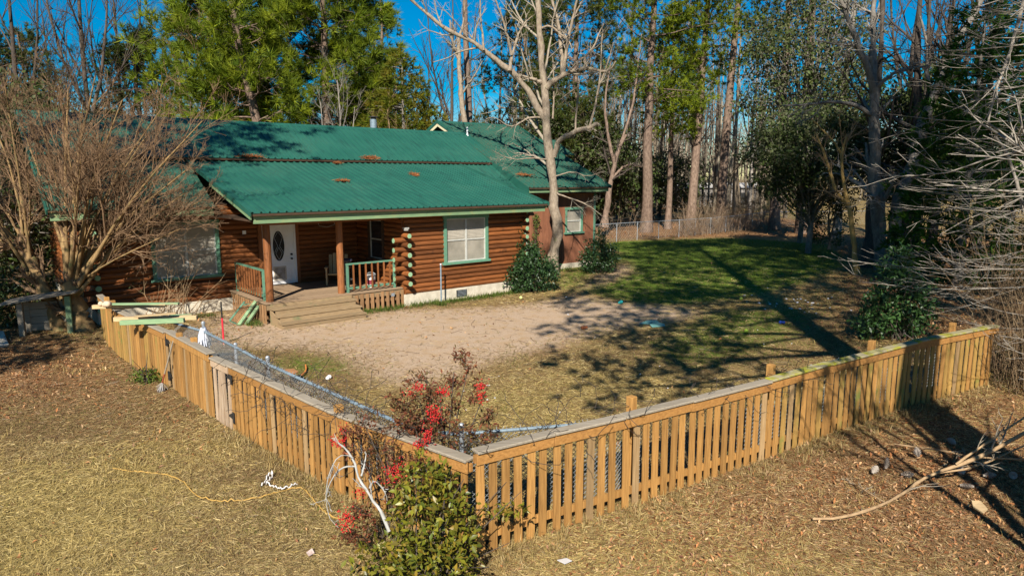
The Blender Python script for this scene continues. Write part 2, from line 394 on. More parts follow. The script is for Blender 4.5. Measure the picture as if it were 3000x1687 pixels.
K_LIT = .85*blur(K_LIT, 3)*(1-.5*region([[(1480, 1640), (1900, 1560), (2100, 1640), (1800, 1700), (1480, 1700)]], 2))
rg = np.random.default_rng(3)
_n = blur(rg.normal(size=GX.shape), 4); _n = _n/np.abs(_n).max()
def look(K, x, y):
    i = np.clip(((y-gy[0])/.25).round().astype(int), 0, len(gy)-1); j = np.clip(((x-gx[0])/.25).round().astype(int), 0, len(gx)-1)
    return K[i, j]
XS = np.concatenate([[-700, -300, -120, -60, -35], gx, [45, 70, 120, 300, 700]]); YS = np.concatenate([[-120, -60, -20, -5], gy, [90, 120, 200, 400, 900]])
AX, AY = np.meshgrid(XS, YS)
near = (AX > -15) & (AX < 28) & (AY > 2.5) & (AY < 40)
GZ = np.where(near, .035*look(_n, AX, AY), 0.0)
def gz(x, y): return .035*look(_n, x, y)*((x > -15) & (x < 28) & (y > 2.5) & (y < 40))
gv = np.stack([AX, AY, GZ], -1).reshape(-1, 3)
ii = np.arange(AX.size).reshape(AX.shape)
gq = np.stack([ii[:-1, :-1], ii[:-1, 1:], ii[1:, 1:], ii[1:, :-1]], -1).reshape(-1, 4)
inr = (AX >= gx[0]) & (AX <= gx[-1]) & (AY >= gy[0]) & (AY <= gy[-1])
msk = np.stack([np.where(inr, look(k, AX, AY), 0) for k in (K_SAND, K_GREEN, K_LIT)], -1).reshape(-1, 3)
far_l = ((AY > 76) & (AX < 30)).ravel(); msk[far_l, 2] = .8
field = ((AX > 27) & (AY > 55)).ravel(); msk[field] = (0, .35, 0)
gvb = VB(); gvb.add(gv, gq, msk)

def groundmat():
    m, n, l, p, o = _mat('ground_cover')
    a = n.new('ShaderNodeAttribute'); a.attribute_name = 'Col'
    sp = n.new('ShaderNodeSeparateColor'); l.new(a.outputs['Color'], sp.inputs[0])
    v = _coord(n, l, (1, 1, 1), False)
    big = _noise(n, l, v, .5, 5, .6); mid = _noise(n, l, v, 2.6, 6, .65); fine = _noise(n, l, v, 22, 6, .7, .4); fib = _noise(n, l, v, 70, 4, .7, 1.2)
    def wob(s, amt=.95, lo=.34, hi=.66):
        t = n.new('ShaderNodeMath'); t.operation = 'MULTIPLY_ADD'; l.new(mid, t.inputs[0]); t.inputs[1].default_value = amt; l.new(s, t.inputs[2])
        u = n.new('ShaderNodeMath'); u.operation = 'SUBTRACT'; l.new(t.outputs[0], u.inputs[0]); u.inputs[1].default_value = amt*.5
        return _ramp(n, l, u.outputs[0], lo, hi)
    straw = _mix(n, l, _ramp(n, l, fine, .35, .68), (.11, .068, .03), (.36, .25, .105))
    straw = _mix(n, l, _ramp(n, l, mid, .52, .72), straw, (.15, .13, .04))
    straw = _mix(n, l, _ramp(n, l, big, .5, .7), straw, (.22, .125, .06))
    sand = _mix(n, l, _ramp(n, l, fine, .35, .68), (.34, .245, .165), (.46, .345, .245))
    sand = _mix(n, l, _ramp(n, l, mid, .46, .70), sand, (.37, .25, .14))
    sand = _mix(n, l, _ramp(n, l, fib, .60, .70), sand, (.20, .12, .07))
    green = _mix(n, l, _ramp(n, l, fine, .3, .7), (.05, .082, .012), (.125, .185, .022))
    green = _mix(n, l, _ramp(n, l, mid, .54, .70), green, (.20, .16, .055))
    lit = _mix(n, l, _ramp(n, l, fine, .36, .66), (.085, .045, .022), (.31, .17, .075))
    lit = _mix(n, l, _ramp(n, l, fib, .58, .72), lit, (.40, .245, .13))
    c = _mix(n, l, wob(sp.outputs[0]), straw, sand)
    c = _mix(n, l, wob(sp.outputs[1], 1.3), c, green)
    c = _mix(n, l, wob(sp.outputs[2]), c, lit)
    l.new(c, p.inputs['Base Color']); p.inputs['Roughness'].default_value = .95; p.inputs['Specular IOR Level'].default_value = .1
    b = n.new('ShaderNodeBump'); b.inputs['Strength'].default_value = .55; b.inputs['Distance'].default_value = .03
    l.new(fine, b.inputs['Height']); l.new(b.outputs[0], p.inputs['Normal'])
    return m
tag(gvb.build('ground', groundmat(), smooth=True), kind='structure')

# ================================================================== HOUSE
HU, HV = 11.06, 18.3                          # the log corner beside the porch
ho = HW(HU, HV)
house = thing('log_house', 'brown log house with ribbed green metal roof and covered front porch', 'house', ho, math.pi/2-AL)
OFF = (HU, HV, 0)
def HB(): return MB(OFF)
LOGP = .148; Z0 = .36
def log(u0, v0, u1, v1, z, axis, ends=(0, 0), r=.082):
    b = HB(); r *= random.uniform(.955, 1.05); w = random.uniform(-.004, .004)
    b.cyl((u0, v0, z), (u1, v1, z+w), r, r*random.uniform(.96, 1.0), 12, 0, 0)
    if ends[0] or ends[1]:                    # painted sawn ends
        d = Vector((u1-u0, v1-v0, 0)).normalized()
        for e, q, s in ((ends[0], (u0, v0, z), -1), (ends[1], (u1, v1, z+w), 1)):
            if e: b.cyl(Vector(q), Vector(q)+d*s*.006, r*.93, r*.86, 12, 1)
    return b.build('log', [M['log_'+axis], M['log_end']], house, smooth=False)
def log_wall(fixed, a0, a1, rows, axis, holes=(), ext=None):
    for k in range(rows):
        z = Z0+LOGP*(k+.5); segs = [(a0, a1)]
        for h0, h1, hz0, hz1 in holes:
            if hz0 < z < hz1:
                nx = []
                for s0, s1 in segs:
                    if h1 <= s0 or h0 >= s1: nx.append((s0, s1))
                    else:
                        if h0 > s0: nx.append((s0, h0))
                        if h1 < s1: nx.append((h1, s1))
                segs = nx
        for s0, s1 in segs:
            e0 = e1 = 0; t0, t1 = s0, s1
            if ext:
                x0, x1 = ext(k)
                if s0 == a0 and x0: t0 -= x0; e0 = 1
                if s1 == a1 and x1: t1 += x1; e1 = 1
            if axis == 'u': log(t0, fixed, t1, fixed, z, 'u', (e0, e1))
            else: log(fixed, t0, fixed, t1, z, 'v', (e0, e1))
RB, MV = 15.92, 21.3                          # right end of the bump-out, main wall line
# bump-out front wall, its return onto the porch, its hidden right side
log_wall(HV, HU, RB, 19, 'u', [(12.52, 14.30, 1.2, 2.74)], lambda k: (.36 if k % 2 and 2 < k < 13 else 0, .30 if k % 2 and k < 17 else 0))
log_wall(HU, HV, MV-.09, 19, 'v', [(19.38, 20.36, 1.28, 2.72)], lambda k: (.36 if k % 2 == 0 and 1 < k < 13 else 0, 0))
log_wall(RB, HV, MV-.09, 19, 'v', [], lambda k: (.30 if k % 2 == 0 and k < 17 else 0, 0))
# main wall along the porch and left of it
log_wall(MV, 8.92, HU-.05, 19, 'u'); log_wall(MV, 3.2, 7.62, 19, 'u', [(4.60, 6.44, 1.06, 2.72)], lambda k: (.32 if k % 2 and k < 17 else 0, 0))
log_wall(3.2, MV, 29.6, 19, 'v', [], lambda k: (.32 if k % 2 == 0 and k < 17 else 0, 0))
# the core of the house behind the logs (sheathing), open at windows
w = HB(); w.box(3.24, 22.7, 21.42, 29.5, .1, 3.2); w.box(11.14, 15.84, 18.42, 21.46, .1, 3.2); w.build('wall', M['dark_wood'], house)
for q in ((3.16, 7.2, 21.2, 21.38, -.1, .36), (11.0, 16.0, 18.24, 18.42, -.2, .36), (15.82, 16.0, 18.42, 21.2, -.2, .36), (16.0, 22.9, 21.24, 21.4, -.2, .24), (22.74, 22.9, 21.4, 29.5, -.2, .24), (3.16, 3.3, 21.38, 29.5, -.1, .36)):
    f = HB(); f.box(*q); f.build('foundation', M['block'], house)
v = HB(); v.box(13.0, 13.42, 18.225, 18.25, .06, .29, 0)
vo = v.build('foundation_vent', M['black_iron'], house)
s = HB()
for k in range(5): s.bar((13.03, 18.215, .09+k*.043), (13.39, 18.215, .09+k*.043), .01, .014)
s.build('slat', M['galv'], vo)
# wing in vertical boards
def board_wall(u0, u1, vv, z0, z1, hole=None, step=.2):
    u = u0
    while u < u1-.02:
        e = min(u+step-.006, u1); parts = [(z0, z1)]
        if hole and e > hole[0] and u < hole[1]: parts = [(z0, hole[2]), (hole[3], z1)]
        for a, b in parts:
            d = random.uniform(0, .008)
            q = HB(); q.box(u, e, vv-.03-d, vv+.06, a-random.uniform(0, .015), b); q.build('siding_board', M['siding'], house)
        u += step
board_wall(16.02, 22.88, 21.3, .22, 3.3, (21.02, 22.06, 1.5, 2.68))
q = HB(); q.box(22.78, 22.9, 21.245, 21.262, .22, 3.3); q.build('corner_board', M['green_paint'], house)
w = HB(); w.box(22.7, 22.86, 21.37, 29.5, .22, 3.6); w.build('end_wall', M['siding'], house)

# ---- windows: frame > pane, sash, blind
def window(u0, u1, z0, z1, fixed, axis='u', pairs=2, trim='green_paint', pane='pane', sill=True, blind=True, sgn=-1, tw=.10):
    """outer face looks to -v (axis u) or to -u (axis v)"""
    def P(a, d, z): return (a, fixed+d, z) if axis == 'u' else (fixed+d, a, z)
    def bx(b, a0, a1, d0, d1, z0_, z1_, mi=0):
        p = P(a0, d0, z0_); q_ = P(a1, d1, z1_)
        b.box(min(p[0], q_[0]), max(p[0], q_[0]), min(p[1], q_[1]), max(p[1], q_[1]), z0_, z1_, mi)
    b = HB()
    bx(b, u0-tw, u0, -.115, .05, z0, z1); bx(b, u1, u1+tw, -.115, .05, z0, z1); bx(b, u0-tw-.03, u1+tw+.03, -.12, .05, z1, z1+.11)
    fr = b.build('window', M[trim], house)
    if sill:
        b = HB(); bx(b, u0-tw-.07, u1+tw+.07, -.16, .04, z0-.075, z0-.002); b.build('sill', M[trim], fr)
    n = pairs; wd = (u1-u0)/n
    for i in range(n):
        a0 = u0+i*wd; a1 = a0+wd; zm = (z0+z1)/2
        b = HB()
        for (x0, x1, y0, y1) in ((a0, a0+.035, z0, z1), (a1-.035, a1, z0, z1), (a0+.035, a1-.035, z0, z0+.035), (a0+.035, a1-.035, z1-.035, z1), (a0+.035, a1-.035, zm-.02, zm+.02)):
            bx(b, x0, x1, -.07, -.02, y0, y1)
        b.build('sash', M['sash'], fr)
        for y0, y1 in ((z0+.035, zm-.02), (zm+.02, z1-.035)):
            b = HB(); bx(b, a0+.035, a1-.035, -.045, -.035, y0, y1); b.build('pane', M[pane], fr)
        if blind:
            b = HB()
            for k in range(7): bx(b, a0+.06, a1-.08, -.034-.0168, -.0464, zm+.07+k*.045, zm+.07+k*.045+.02)
            b.build('blind', M['blind'], fr)
    return fr
window(12.62, 14.22, 1.25, 2.66, HV-.0, 'u', 2)
window(4.70, 6.36, 1.12, 2.64, MV, 'u', 2)
window(21.1, 21.98, 1.60, 2.58, MV+.05, 'u', 1, blind=False)
window(19.46, 20.28, 1.36, 2.62, HU, 'v', 1, trim='dark_wood', pane='dark_pane', blind=False)

# ---- front door
d = HB(); d.box(7.72, 8.84, 21.18, 21.4, .60, .64); fr = HB()
for a in ((7.62, 7.74, .6, 2.72), (8.82, 8.92, .6, 2.72), (7.74, 8.82, 2.64, 2.74)): fr.box(a[0], a[1], 21.17, 21.4, a[2], a[3])
fr.build('door_frame', M['post_wood'], house)
fr = HB()
for a in ((7.742, 7.80, .64, 2.638), (8.76, 8.818, .64, 2.638), (7.80, 8.76, 2.58, 2.638)): fr.box(a[0], a[1], 21.19, 21.38, a[2], a[3])
fr.build('door_jamb', M['white_paint'], house)
d = HB(); d.box(7.80, 8.76, 21.25, 21.30, .62, 2.58); door = d.build('front_door', M['white_paint'], house)
def oval(b, cu, cz, ru, rz, v0, v1, n=28, mi=0, inner=None):
    ring = []
    for k in range(n):
        t = 2*math.pi*k/n; ring.append((cu+ru*math.cos(t), cz+rz*math.sin(t)))
    if inner is None:
        b.add([(u, v0, z) for u, z in ring], [tuple(range(n))], mi)
    else:
        A = [(u, v0, z) for u, z in ring]; B_ = [(cu+(u-cu)*inner, v0, cz+(z-cz)*(1-(1-inner)*ru/rz)) for u, z in ring]
        C_ = [(u, v1, z) for u, z in ring]; D_ = [(x, v1, z) for x, _, z in B_]
        b.add(A+B_+C_+D_, [(k, (k+1) % n, n+(k+1) % n, n+k) for k in range(n)]+[(k, (k+1) % n, 2*n+(k+1) % n, 2*n+k) for k in range(n)]+[(n+k, n+(k+1) % n, 3*n+(k+1) % n, 3*n+k) for k in range(n)], mi)
g = HB(); oval(g, 8.27, 1.84, .185, .475, 21.244, 21.25); g.build('oval_glass', M['dark_pane'], door)
g = HB()
for sx in (-1, 1):
    g.pipe([(8.27+sx*.15, 21.242, 1.62), (8.27+sx*.03, 21.242, 1.84), (8.27+sx*.13, 21.242, 2.10), (8.27, 21.242, 2.29)], .007, 5); g.pipe([(8.27, 21.242, 1.40), (8.27+sx*.10, 21.242, 1.60), (8.27, 21.242, 1.80)], .007, 5)
g.build('leading', M['galv'], door)
g = HB(); oval(g, 8.27, 1.84, .235, .53, 21.232, 21.25, inner=.82); g.build('oval_moulding', M['white_paint'], door)
g = HB()
for sx in (-1, 1):
    g.pipe([(8.27+sx*.32, 21.245, 2.28), (8.27+sx*.29, 21.242, 2.40), (8.27+sx*.16, 21.242, 2.44), (8.27, 21.242, 2.50)], .008)
for rr in (((7.90, .72), (8.64, .72)), ((7.90, 1.24), (8.64, 1.24)), ((7.90, .72), (7.90, 1.24)), ((8.64, .72), (8.64, 1.24))):
    g.bar((rr[0][0], 21.244, rr[0][1]), (rr[1][0], 21.244, rr[1][1]), .014, .014)
g.build('panel_moulding', M['white_paint'], door)
g = HB()
for a in ((8.06, 8.10, .74, 1.19), (8.44, 8.48, .74, 1.19), (8.10, 8.44, .74, .78), (8.10, 8.44, 1.15, 1.19)): g.box(a[0], a[1], 21.235, 21.25, a[2], a[3])
g.build('pet_door', M['blind'], door)
g = HB(); g.box(8.10, 8.44, 21.243, 21.249, .78, 1.15); g.build('pet_flap', M['pet_pane'], door)
for z, nme in ((1.55, 'deadbolt'), (1.41, 'door_handle')):
    g = HB(); g.cyl((8.67, 21.25, z), (8.67, 21.215, z), .032, .032, 10); g.ball((8.67, 21.195, z), .03); g.build(nme, M['black_iron'], door)
# ---- wall lights, hanging wire
for (u, v_, z) in ((10.98, 18.20, 2.42),):
    g = HB(); g.box(u, u+.16, v_-.12, v_, z, z+.05); g.box(u+.02, u+.14, v_-.1, v_-.02, z-.05, z); g.build('wall_light', M['sash'], house)
g = HB(); g.box(7.16, 7.26, 21.19, 21.23, 2.27, 2.38); g.build('doorbell_camera', M['white_paint'], house)
g = HB(); g.box(10.55, 10.66, 18.24, 18.285, .36, .46); g.build('outdoor_socket', M['galv'], house)
g = HB(); g.pipe([(9.0, 20.0, 2.75), (9.1, 20.0, 2.5), (9.35, 20.0, 2.45), (9.6, 20.0, 2.52), (9.62, 20.0, 2.8)], .006, 5); g.build('hanging_wire', M['sash'], house)

# ---- porch: deck boards, fascia, skirt, posts, rails, steps
DZ = .60
k = 18.24
while k < 21.18:
    e = min(k+.138, 21.2); b = HB(); b.box(6.66, 10.96, k, e, DZ-.035, DZ+random.uniform(-.002, .002)); b.build('deck_board', M['deck'], house); k += .142
b = HB(); b.box(6.70, 10.95, 18.27, 18.31, .40, DZ-.037); b.box(6.70, 6.74, 18.31, 21.2, .40, DZ-.037); b.build('deck_joist', M['step_wood'], house)
def skirt(u, v_, ax, z0):
    b = HB(); wd = random.uniform(.085, .105)
    if ax == 'u': b.box(u, u+wd, v_, v_+.02, z0, .55+random.uniform(-.05, .0))
    else: b.box(u, u+.02, v_, v_+wd, z0, .55+random.uniform(-.05, 0))
    b.build('skirt_picket', M['skirt'], house)
for k in range(11): skirt(9.15+k*.175, 18.235 if k % 2 else 18.245, 'u', random.uniform(-.02, .06))
b = HB(); b.box(9.12, 11.0, 18.315, 18.345, .22, .31); b.build('skirt_rail', M['skirt'], house)
for k in range(15): skirt(6.665, 18.3+k*.185, 'v', random.uniform(-.02, .05))
b = HB(); b.box(6.69, 6.73, 18.312, 21.1, .15, .24); b.build('skirt_rail', M['skirt'], house)
def post(u, v_, z1=2.86):
    b = HB(); b.cyl((u, v_, DZ-.3), (u, v_, z1), .108, .10, 14, wob=.03); b.build('porch_post', M['post_wood'], house)
post(6.88, 18.50); post(9.02, 18.50)
def railing(p, q, z0=.70, z1=1.48, gap=.19, posts=True):
    p = Vector(p); q = Vector(q); d = (q-p); L = d.length; d.normalize()
    b = HB(); b.bar((*p, z1-.03), (*q, z1-.03), .09, .045); b.bar((*p, z0+.03), (*q, z0+.03), .05, .06)
    r = b.build('railing', M['green_paint'], house)
    if posts:
        for t in (p+d*.03, q-d*.03): b = HB(); b.bar((*t, DZ-.02), (*t, z1-.055), .06, .06); b.build('rail_post', M['green_paint'], r)
    n = int(L/gap); sd = Vector((d.y, -d.x))*.045
    for i in range(1, n):
        t = p+d*(i*L/n)+sd; b = HB(); b.bar((*t, z0-.02), (*t, z1-.04), .04, .04); b.build('baluster', M['post_wood'], r)
railing((9.16, 18.42), (10.80, 18.42)); railing((6.80, 20.9), (6.80, 18.66))
for i, (v0, z) in enumerate(((18.22, .475), (17.93, .32), (17.66, .165))):   # three steps below the deck
    st_ = HB(); st_.box(6.74, 9.22, v0-.30, v0+.01, z-.04, z); st_.build('step_tread', M['step_wood'], house)
    rr = HB(); rr.box(6.80, 9.18, v0-.28+.0, v0-.255, z-.165, z-.042); rr.build('step_riser', M['step_wood'], house)
rr = HB(); rr.box(6.78, 9.20, 18.212, 18.236, .478, .56); rr.build('step_riser', M['step_wood'], house)
for u in (6.76, 9.17):
    rr = HB(); rr.add([(u, 18.25, 0), (u+.04, 18.25, 0), (u+.04, 17.38, 0), (u, 17.38, 0), (u, 18.25, .43), (u+.04, 18.25, .43), (u+.04, 17.38, .0+.1), (u, 17.38, .1)],
                      [(0, 1, 2, 3), (4, 7, 6, 5), (0, 4, 5, 1), (1, 5, 6, 2), (2, 6, 7, 3), (3, 7, 4, 0)]); rr.build('stringer', M['step_wood'], house)

# ---- roofs: ribbed panels laid side by side
def roof_part(name, mat='roof'):
    b = HB(); return b
RIB = .225
def panel(parent, u0, u1, lo, hi, mat):
    """lo, hi = (v, z) at the eave and at the top; ribs run up the slope"""
    du = Vector((0, hi[0]-lo[0], hi[1]-lo[1])).normalized(); nn = Vector((0, -du.z, du.y))
    if nn.z < 0: nn = -nn
    prof = []; u = u0
    while u < u1-1e-3:
        e = min(u+RIB, u1); w = e-u
        prof += [(u, 0), (u+.014*w/RIB, .042), (u+.046*w/RIB, .042), (u+.06*w/RIB, 0)]
        if w > .15: prof += [(u+w*.5-.008, 0), (u+w*.5, .005), (u+w*.5+.008, 0)]
        u = e
    prof.append((u1, 0))
    vs = []
    dz = random.uniform(-.003, .003)
    for (v_, z) in (lo, hi):
        for a, h in prof: vs.append((a, v_+nn.y*h, z+nn.z*h+dz))
    n = len(prof); b = HB(); b.add(vs, [(i, i+1, n+i+1, n+i) for i in range(n-1)])
    vs2 = [(x, y-nn.y*.006, z-nn.z*.006-.0) for x, y, z in (vs[0], vs[n-1], vs[2*n-1], vs[n])]
    b.add(vs2, [(0, 3, 2, 1)])
    b.build('roof_panel', M[mat], parent)
def roof(name, u0, u1, lo, hi, mat='roof', wd=.9, parent=None):
    if parent is None:
        b = HB(); t = .05     # purlins under the sheets
        nz = -.045
        for i in range(6):
            f_ = i/5*.985+.008; v_ = lo[0]+(hi[0]-lo[0])*f_; z = lo[1]+(hi[1]-lo[1])*f_
            b.box(u0+.04, u1-.04, v_-.045, v_+.045, z-.085, z-.025)
        parent = b.build(name, M['dark_wood'], house)
    u = u0
    while u < u1-.05:
        e = min(u+wd, u1); panel(parent, u, e, lo, hi, mat); u = e
    return parent
SL = .5612
def mz(v_): return 3.15+SL*(v_-20.6)
RL, RR = 2.2, 18.9
main = roof('main_roof', RL, RR, (22.95, mz(22.95)+.13), (25.5, mz(25.5)+.04))
roof('', RL, 6.24, (20.6, 3.15), (23.1, mz(23.1)-.01), 'roof_dirty', parent=main); roof('', 16.6, 18.5, (20.6, 3.15), (23.1, mz(23.1)-.01), parent=main)
roof('', RL, RR, (30.4, 3.15), (25.5, mz(25.5)+.04), parent=main)
porch = roof('porch_roof', 6.22, 16.62, (17.68, 3.07), (23.15, 4.525))
wing = roof('wing_roof', 18.3, 23.15, (20.6, 3.57), (27.0, 6.53), 'roof_dirty')
roof('', 18.3, 23.15, (33.4, 3.57), (27.0, 6.53), parent=wing)
roof('', 22.6, 24.5, (24.2, 5.05), (25.6, 5.83), 'roof_dirty', parent=wing)
def cap_line(u0, u1, v_, z, w=.17):
    b = HB(); b.add([(u0, v_-w, z-w*.5), (u1, v_-w, z-w*.5), (u1, v_, z+.03), (u0, v_, z+.03), (u1, v_+w, z-w*.5), (u0, v_+w, z-w*.5)], [(0, 1, 2, 3), (3, 2, 4, 5)])
    b.build('ridge_cap', M['roof'], house)
cap_line(RL, RR-.1, 25.5, mz(25.5)+.045); cap_line(18.25, 23.15, 27.0, 6.545)
def beam(name, p, q, w, h, mat, up=(0, 0, 1)):
    b = HB(); b.bar(p, q, w, h, up); return b.build(name, M[mat], house)
# eave boards, rakes and soffits
b = HB(); b.box(6.30, 11.6, 17.775, 17.815, 2.80, 2.985); b.build('fascia_board', M['fascia'], house)
b = HB(); b.box(11.605, 16.55, 17.775, 17.815, 2.80, 2.985); b.build('fascia_board', M['fascia'], house)
beam('rake_board', (6.22, 17.72, 2.98), (6.22, 20.9, 2.98+3.18*.266), .04, .15, 'fascia'); beam('rake_board', (16.58, 17.72, 2.98), (16.58, 20.9, 2.98+3.18*.266), .04, .15, 'fascia')
for u in (6.19, 16.63):
    beam('rake_trim', (u, 17.66, 3.06), (u, 23.1, 4.51), .035, .12, 'roof')
beam('rake_trim', (RL-.02, 20.55, 3.12), (RL-.02, 25.5, mz(25.5)), .035, .13, 'roof')
beam('rake_trim', (23.17, 20.57, 3.55), (23.17, 27.0, 6.52), .035, .13, 'roof')
b = HB(); b.box(RL+.05, 6.2, 20.68, 20.72, 2.90, 3.10); b.build('fascia_board', M['fascia'], house)
b = HB(); b.box(16.7, 18.25, 20.68, 20.72, 2.90, 3.10); b.build('fascia_board', M['fascia'], house)
b = HB(); b.box(18.35, 23.1, 20.68, 20.72, 3.36, 3.52); b.build('fascia_board', M['fascia'], house)
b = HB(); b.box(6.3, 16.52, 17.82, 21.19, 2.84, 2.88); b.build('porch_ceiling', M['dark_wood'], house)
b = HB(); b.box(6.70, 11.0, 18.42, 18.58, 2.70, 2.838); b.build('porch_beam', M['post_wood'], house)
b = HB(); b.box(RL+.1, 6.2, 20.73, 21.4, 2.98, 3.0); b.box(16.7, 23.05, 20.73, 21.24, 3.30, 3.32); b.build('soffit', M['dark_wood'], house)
# gables under the ridges
b = HB(); b.add([(3.3, 21.4, 3.0), (3.3, 29.6, 3.0), (3.3, 25.5, 5.75)], [(0, 2, 1)]); b.build('gable', M['siding'], house)
b = HB(); b.add([(22.8, 21.4, 3.5), (22.8, 32.6, 3.5), (22.8, 27.0, 6.38)], [(0, 1, 2)]); b.build('gable', M['siding'], house)
b = HB(); b.add([(18.85, 23.2, 4.6), (18.85, 30.8, 4.6), (18.85, 27.0, 6.36)], [(0, 2, 1)]); b.build('gable', M['dark_wood'], house)
for s_ in (-1, 1):
    e_ = 1.75 if s_ < 0 else 5.5
    beam('rake_board', (18.32, 27.0+s_*e_, 6.40-e_*.4625), (18.32, 27.0, 6.40), .05, .17, 'cream_trim')
    beam('rake_trim', (18.28, 27.0+s_*e_, 6.53-e_*.4625), (18.28, 27.0, 6.53), .035, .13, 'roof')
b = HB(); b.add([(18.29, 20.6, 3.13), (18.29, 25.3, mz(25.3)-.02), (18.29, 25.3, 5.755), (18.29, 20.6, 3.575)], [(0, 3, 2, 1)]); b.build('step_flashing', M['roof'], house)
# flue and vent pipe
b = HB(); b.cyl((14.25, 25.7, 5.6), (14.25, 25.7, 6.33), .135, .135, 16); fl = b.build('stove_pipe', M['galv_blue'], house, smooth=False)
b = HB(); b.cyl((14.25, 25.7, 6.335), (14.25, 25.7, 6.40), .105, .105, 14); b.cyl((14.25, 25.7, 6.40), (14.25, 25.7, 6.44), .21, .17, 16); b.build('rain_cap', M['black_iron'], fl)
b = HB(); b.cyl((18.75, 25.3, 5.6), (18.75, 25.3, 6.2), .036, .036, 10); b.cyl((18.75, 25.3, 5.7), (18.75, 25.3, 5.86), .09, .045, 12); b.build('vent_pipe', M['white_paint'], house)

# ================================================================== WOODEN FENCE
def picket_mesh(wd, h, mat):
    b = MB(); t = .018
    b.hexa([(-wd/2, -t, random.uniform(-.01, .02)), (wd/2, -t, random.uniform(-.01, .02)), (wd/2, 0, 0), (-wd/2, 0, 0), (-wd/2+.002, -t, h), (wd/2-.002, -t, h), (wd/2-.002, 0, h), (-wd/2+.002, 0, h)])
    return b.mesh('picket', mat)
PM = {k: [picket_mesh(random.uniform(.088, .098), h, M[k]) for h in (1.0, 1.0, .99)] for k, h in (('fence_wood', 1), ('fence_moss', 1), ('grey_gate', 1), ('fence_grey', 1))}
PT = {k: [picket_mesh(random.uniform(.096, .104), h, M[k]) for h in (1.055, 1.06, 1.05)] for k in ('fence_wood', 'fence_moss', 'fence_grey')}
def run(root, pts, side, pitch, mats, top=1.13, cap='cap', facemat='fence_rail', posts=(), gap0=.03, lower=True, jit=.006, base=.005, seglen=2.4, rough=1.0):
    """pickets, rails, cap along a line on the ground; side=+1: outer face to the left of the walk"""
    r0 = np.array(root.location)
    for (a, b_) in zip(pts[:-1], pts[1:]):
        a = np.array(a); b_ = np.array(b_); d = b_-a; L = np.linalg.norm(d); d = d/L
        n = np.array([-d[1], d[0]])*side            # outward
        ang = math.atan2(d[1], d[0])
        k = gap0
        while k < L-.03:
            p = a+d*k+n*(.025+random.uniform(0, .004))
            mt = mats(a+d*k) if callable(mats) else mats
            mt = 'fence_grey' if mt == 'fence_wood' and random.random() < .10 else mt; o = link('picket', random.choice((PT if top > 1.16 else PM)[mt]), root, (p[0]-r0[0], p[1]-r0[1], base+random.uniform(-.03, .02)),
                     (random.uniform(-.008, .008)*rough, random.uniform(-.012, .012)*rough, ang+(math.pi if side > 0 else 0)+random.uniform(-.03, .03)))
            k += pitch*random.uniform(.93, 1.07)
        m = max(1, int(round(L/seglen)))
        for i in range(m):
            p = a+d*(L*i/m+.004); q = a+d*(L*(i+1)/m-.004); z = random.uniform(-.008, .008)
            def bar(nm, off, zc, w, h, mat, bev=0):
                b = MB((*r0[:2], 0)); e = n*off
                b.bar((p[0]+e[0], p[1]+e[1], zc), (q[0]+e[0], q[1]+e[1], zc+random.uniform(-.006, .006)), w, h)
                return b.build(nm, M[mat], root, bevel=bev)
            bar('face_board', .058, top-.088+z, .024, .125, facemat, .004)
            bar('top_rail', .0, top-.10+z, .036, .088, facemat)
            bar('cap_board', .022, top-.008+z, .15, .034, cap(p) if callable(cap) else cap, .008)
            if lower: bar('lower_rail', .0, .20+z, .036, .088, mats(p) if callable(mats) else facemat)
    for (x, y) in posts:
        b = MB((*r0[:2], 0)); an = random.uniform(-.05, .05)
        b.bar((x, y, -.1), (x, y, top+.10), .10, .10, (math.cos(an+.7), math.sin(an+.7), 0)); b.build('fence_post', M['fence_wood'], root, bevel=.006)
def off_line(pts, x):     # shift points along the normal
    return pts
fr = thing('picket_fence', 'orange-brown picket fence running right from the bushy corner, mossy cap at far end', 'fence', (*FENCE_R[0], 0))
PR = [G(1850, 1185, 1.18), G(2258, 1088, 1.18), G(2553, 1016, 1.18), G(2790, 962, 1.18)]
run(fr, FENCE_R, -1, .158, lambda p: 'fence_moss' if p[0] > 3.2 and random.random() < .12*(p[0]-2.5) else 'fence_wood', top=1.19, cap=lambda p: 'cap_moss' if p[0] > 3.6 else 'cap', posts=[(p[0], p[1]) for p in PR], gap0=.06)
fl = thing('picket_fence', 'close-boarded picket fence between the bushy corner and the weathered gate', 'fence', (*FENCE_L[0], 0))
run(fl, [FENCE_L[0], FENCE_L[1], FENCE_L[2]], 1, .150, 'fence_wood', top=1.09, posts=[tuple(G(992, 1188, 1.18)[:2])], gap0=.09)
fb = thing('picket_fence', 'mossy picket fence running from the double gate back towards the twiggy tree', 'fence', (*FENCE_L[4], 0))
run(fb, [FENCE_L[4], FENCE_L[5], FENCE_L[6]], 1, .135, lambda p: 'fence_moss' if random.random() < .25+.14*(p[1]-12.5) else 'fence_wood', top=1.10, posts=[tuple(G(525, 978, 1.18)[:2]), tuple(G(568, 992, 1.18)[:2]), tuple(G(412, 925, 1.2)[:2]), tuple(G(330, 880, 1.2)[:2]), tuple(G(312, 870, 1.2)[:2])])
g2 = thing('gate', 'longer orange wooden gate leaf between the weathered leaf and the broom', 'gate', (*FENCE_L[3], 0))
run(g2, [(-4.97, 10.99), (-6.50, 12.65)], 1, .130, 'fence_wood', top=1.12, facemat='fence_wood')
g1 = thing('gate', 'short weathered greyish gate leaf with gaps between its boards', 'gate', (*FENCE_L[2], 0))
run(g1, [(-4.43, 10.43), (-4.90, 10.90)], 1, .132, 'grey_gate', top=1.08, facemat='grey_gate', rough=3, gap0=.06)
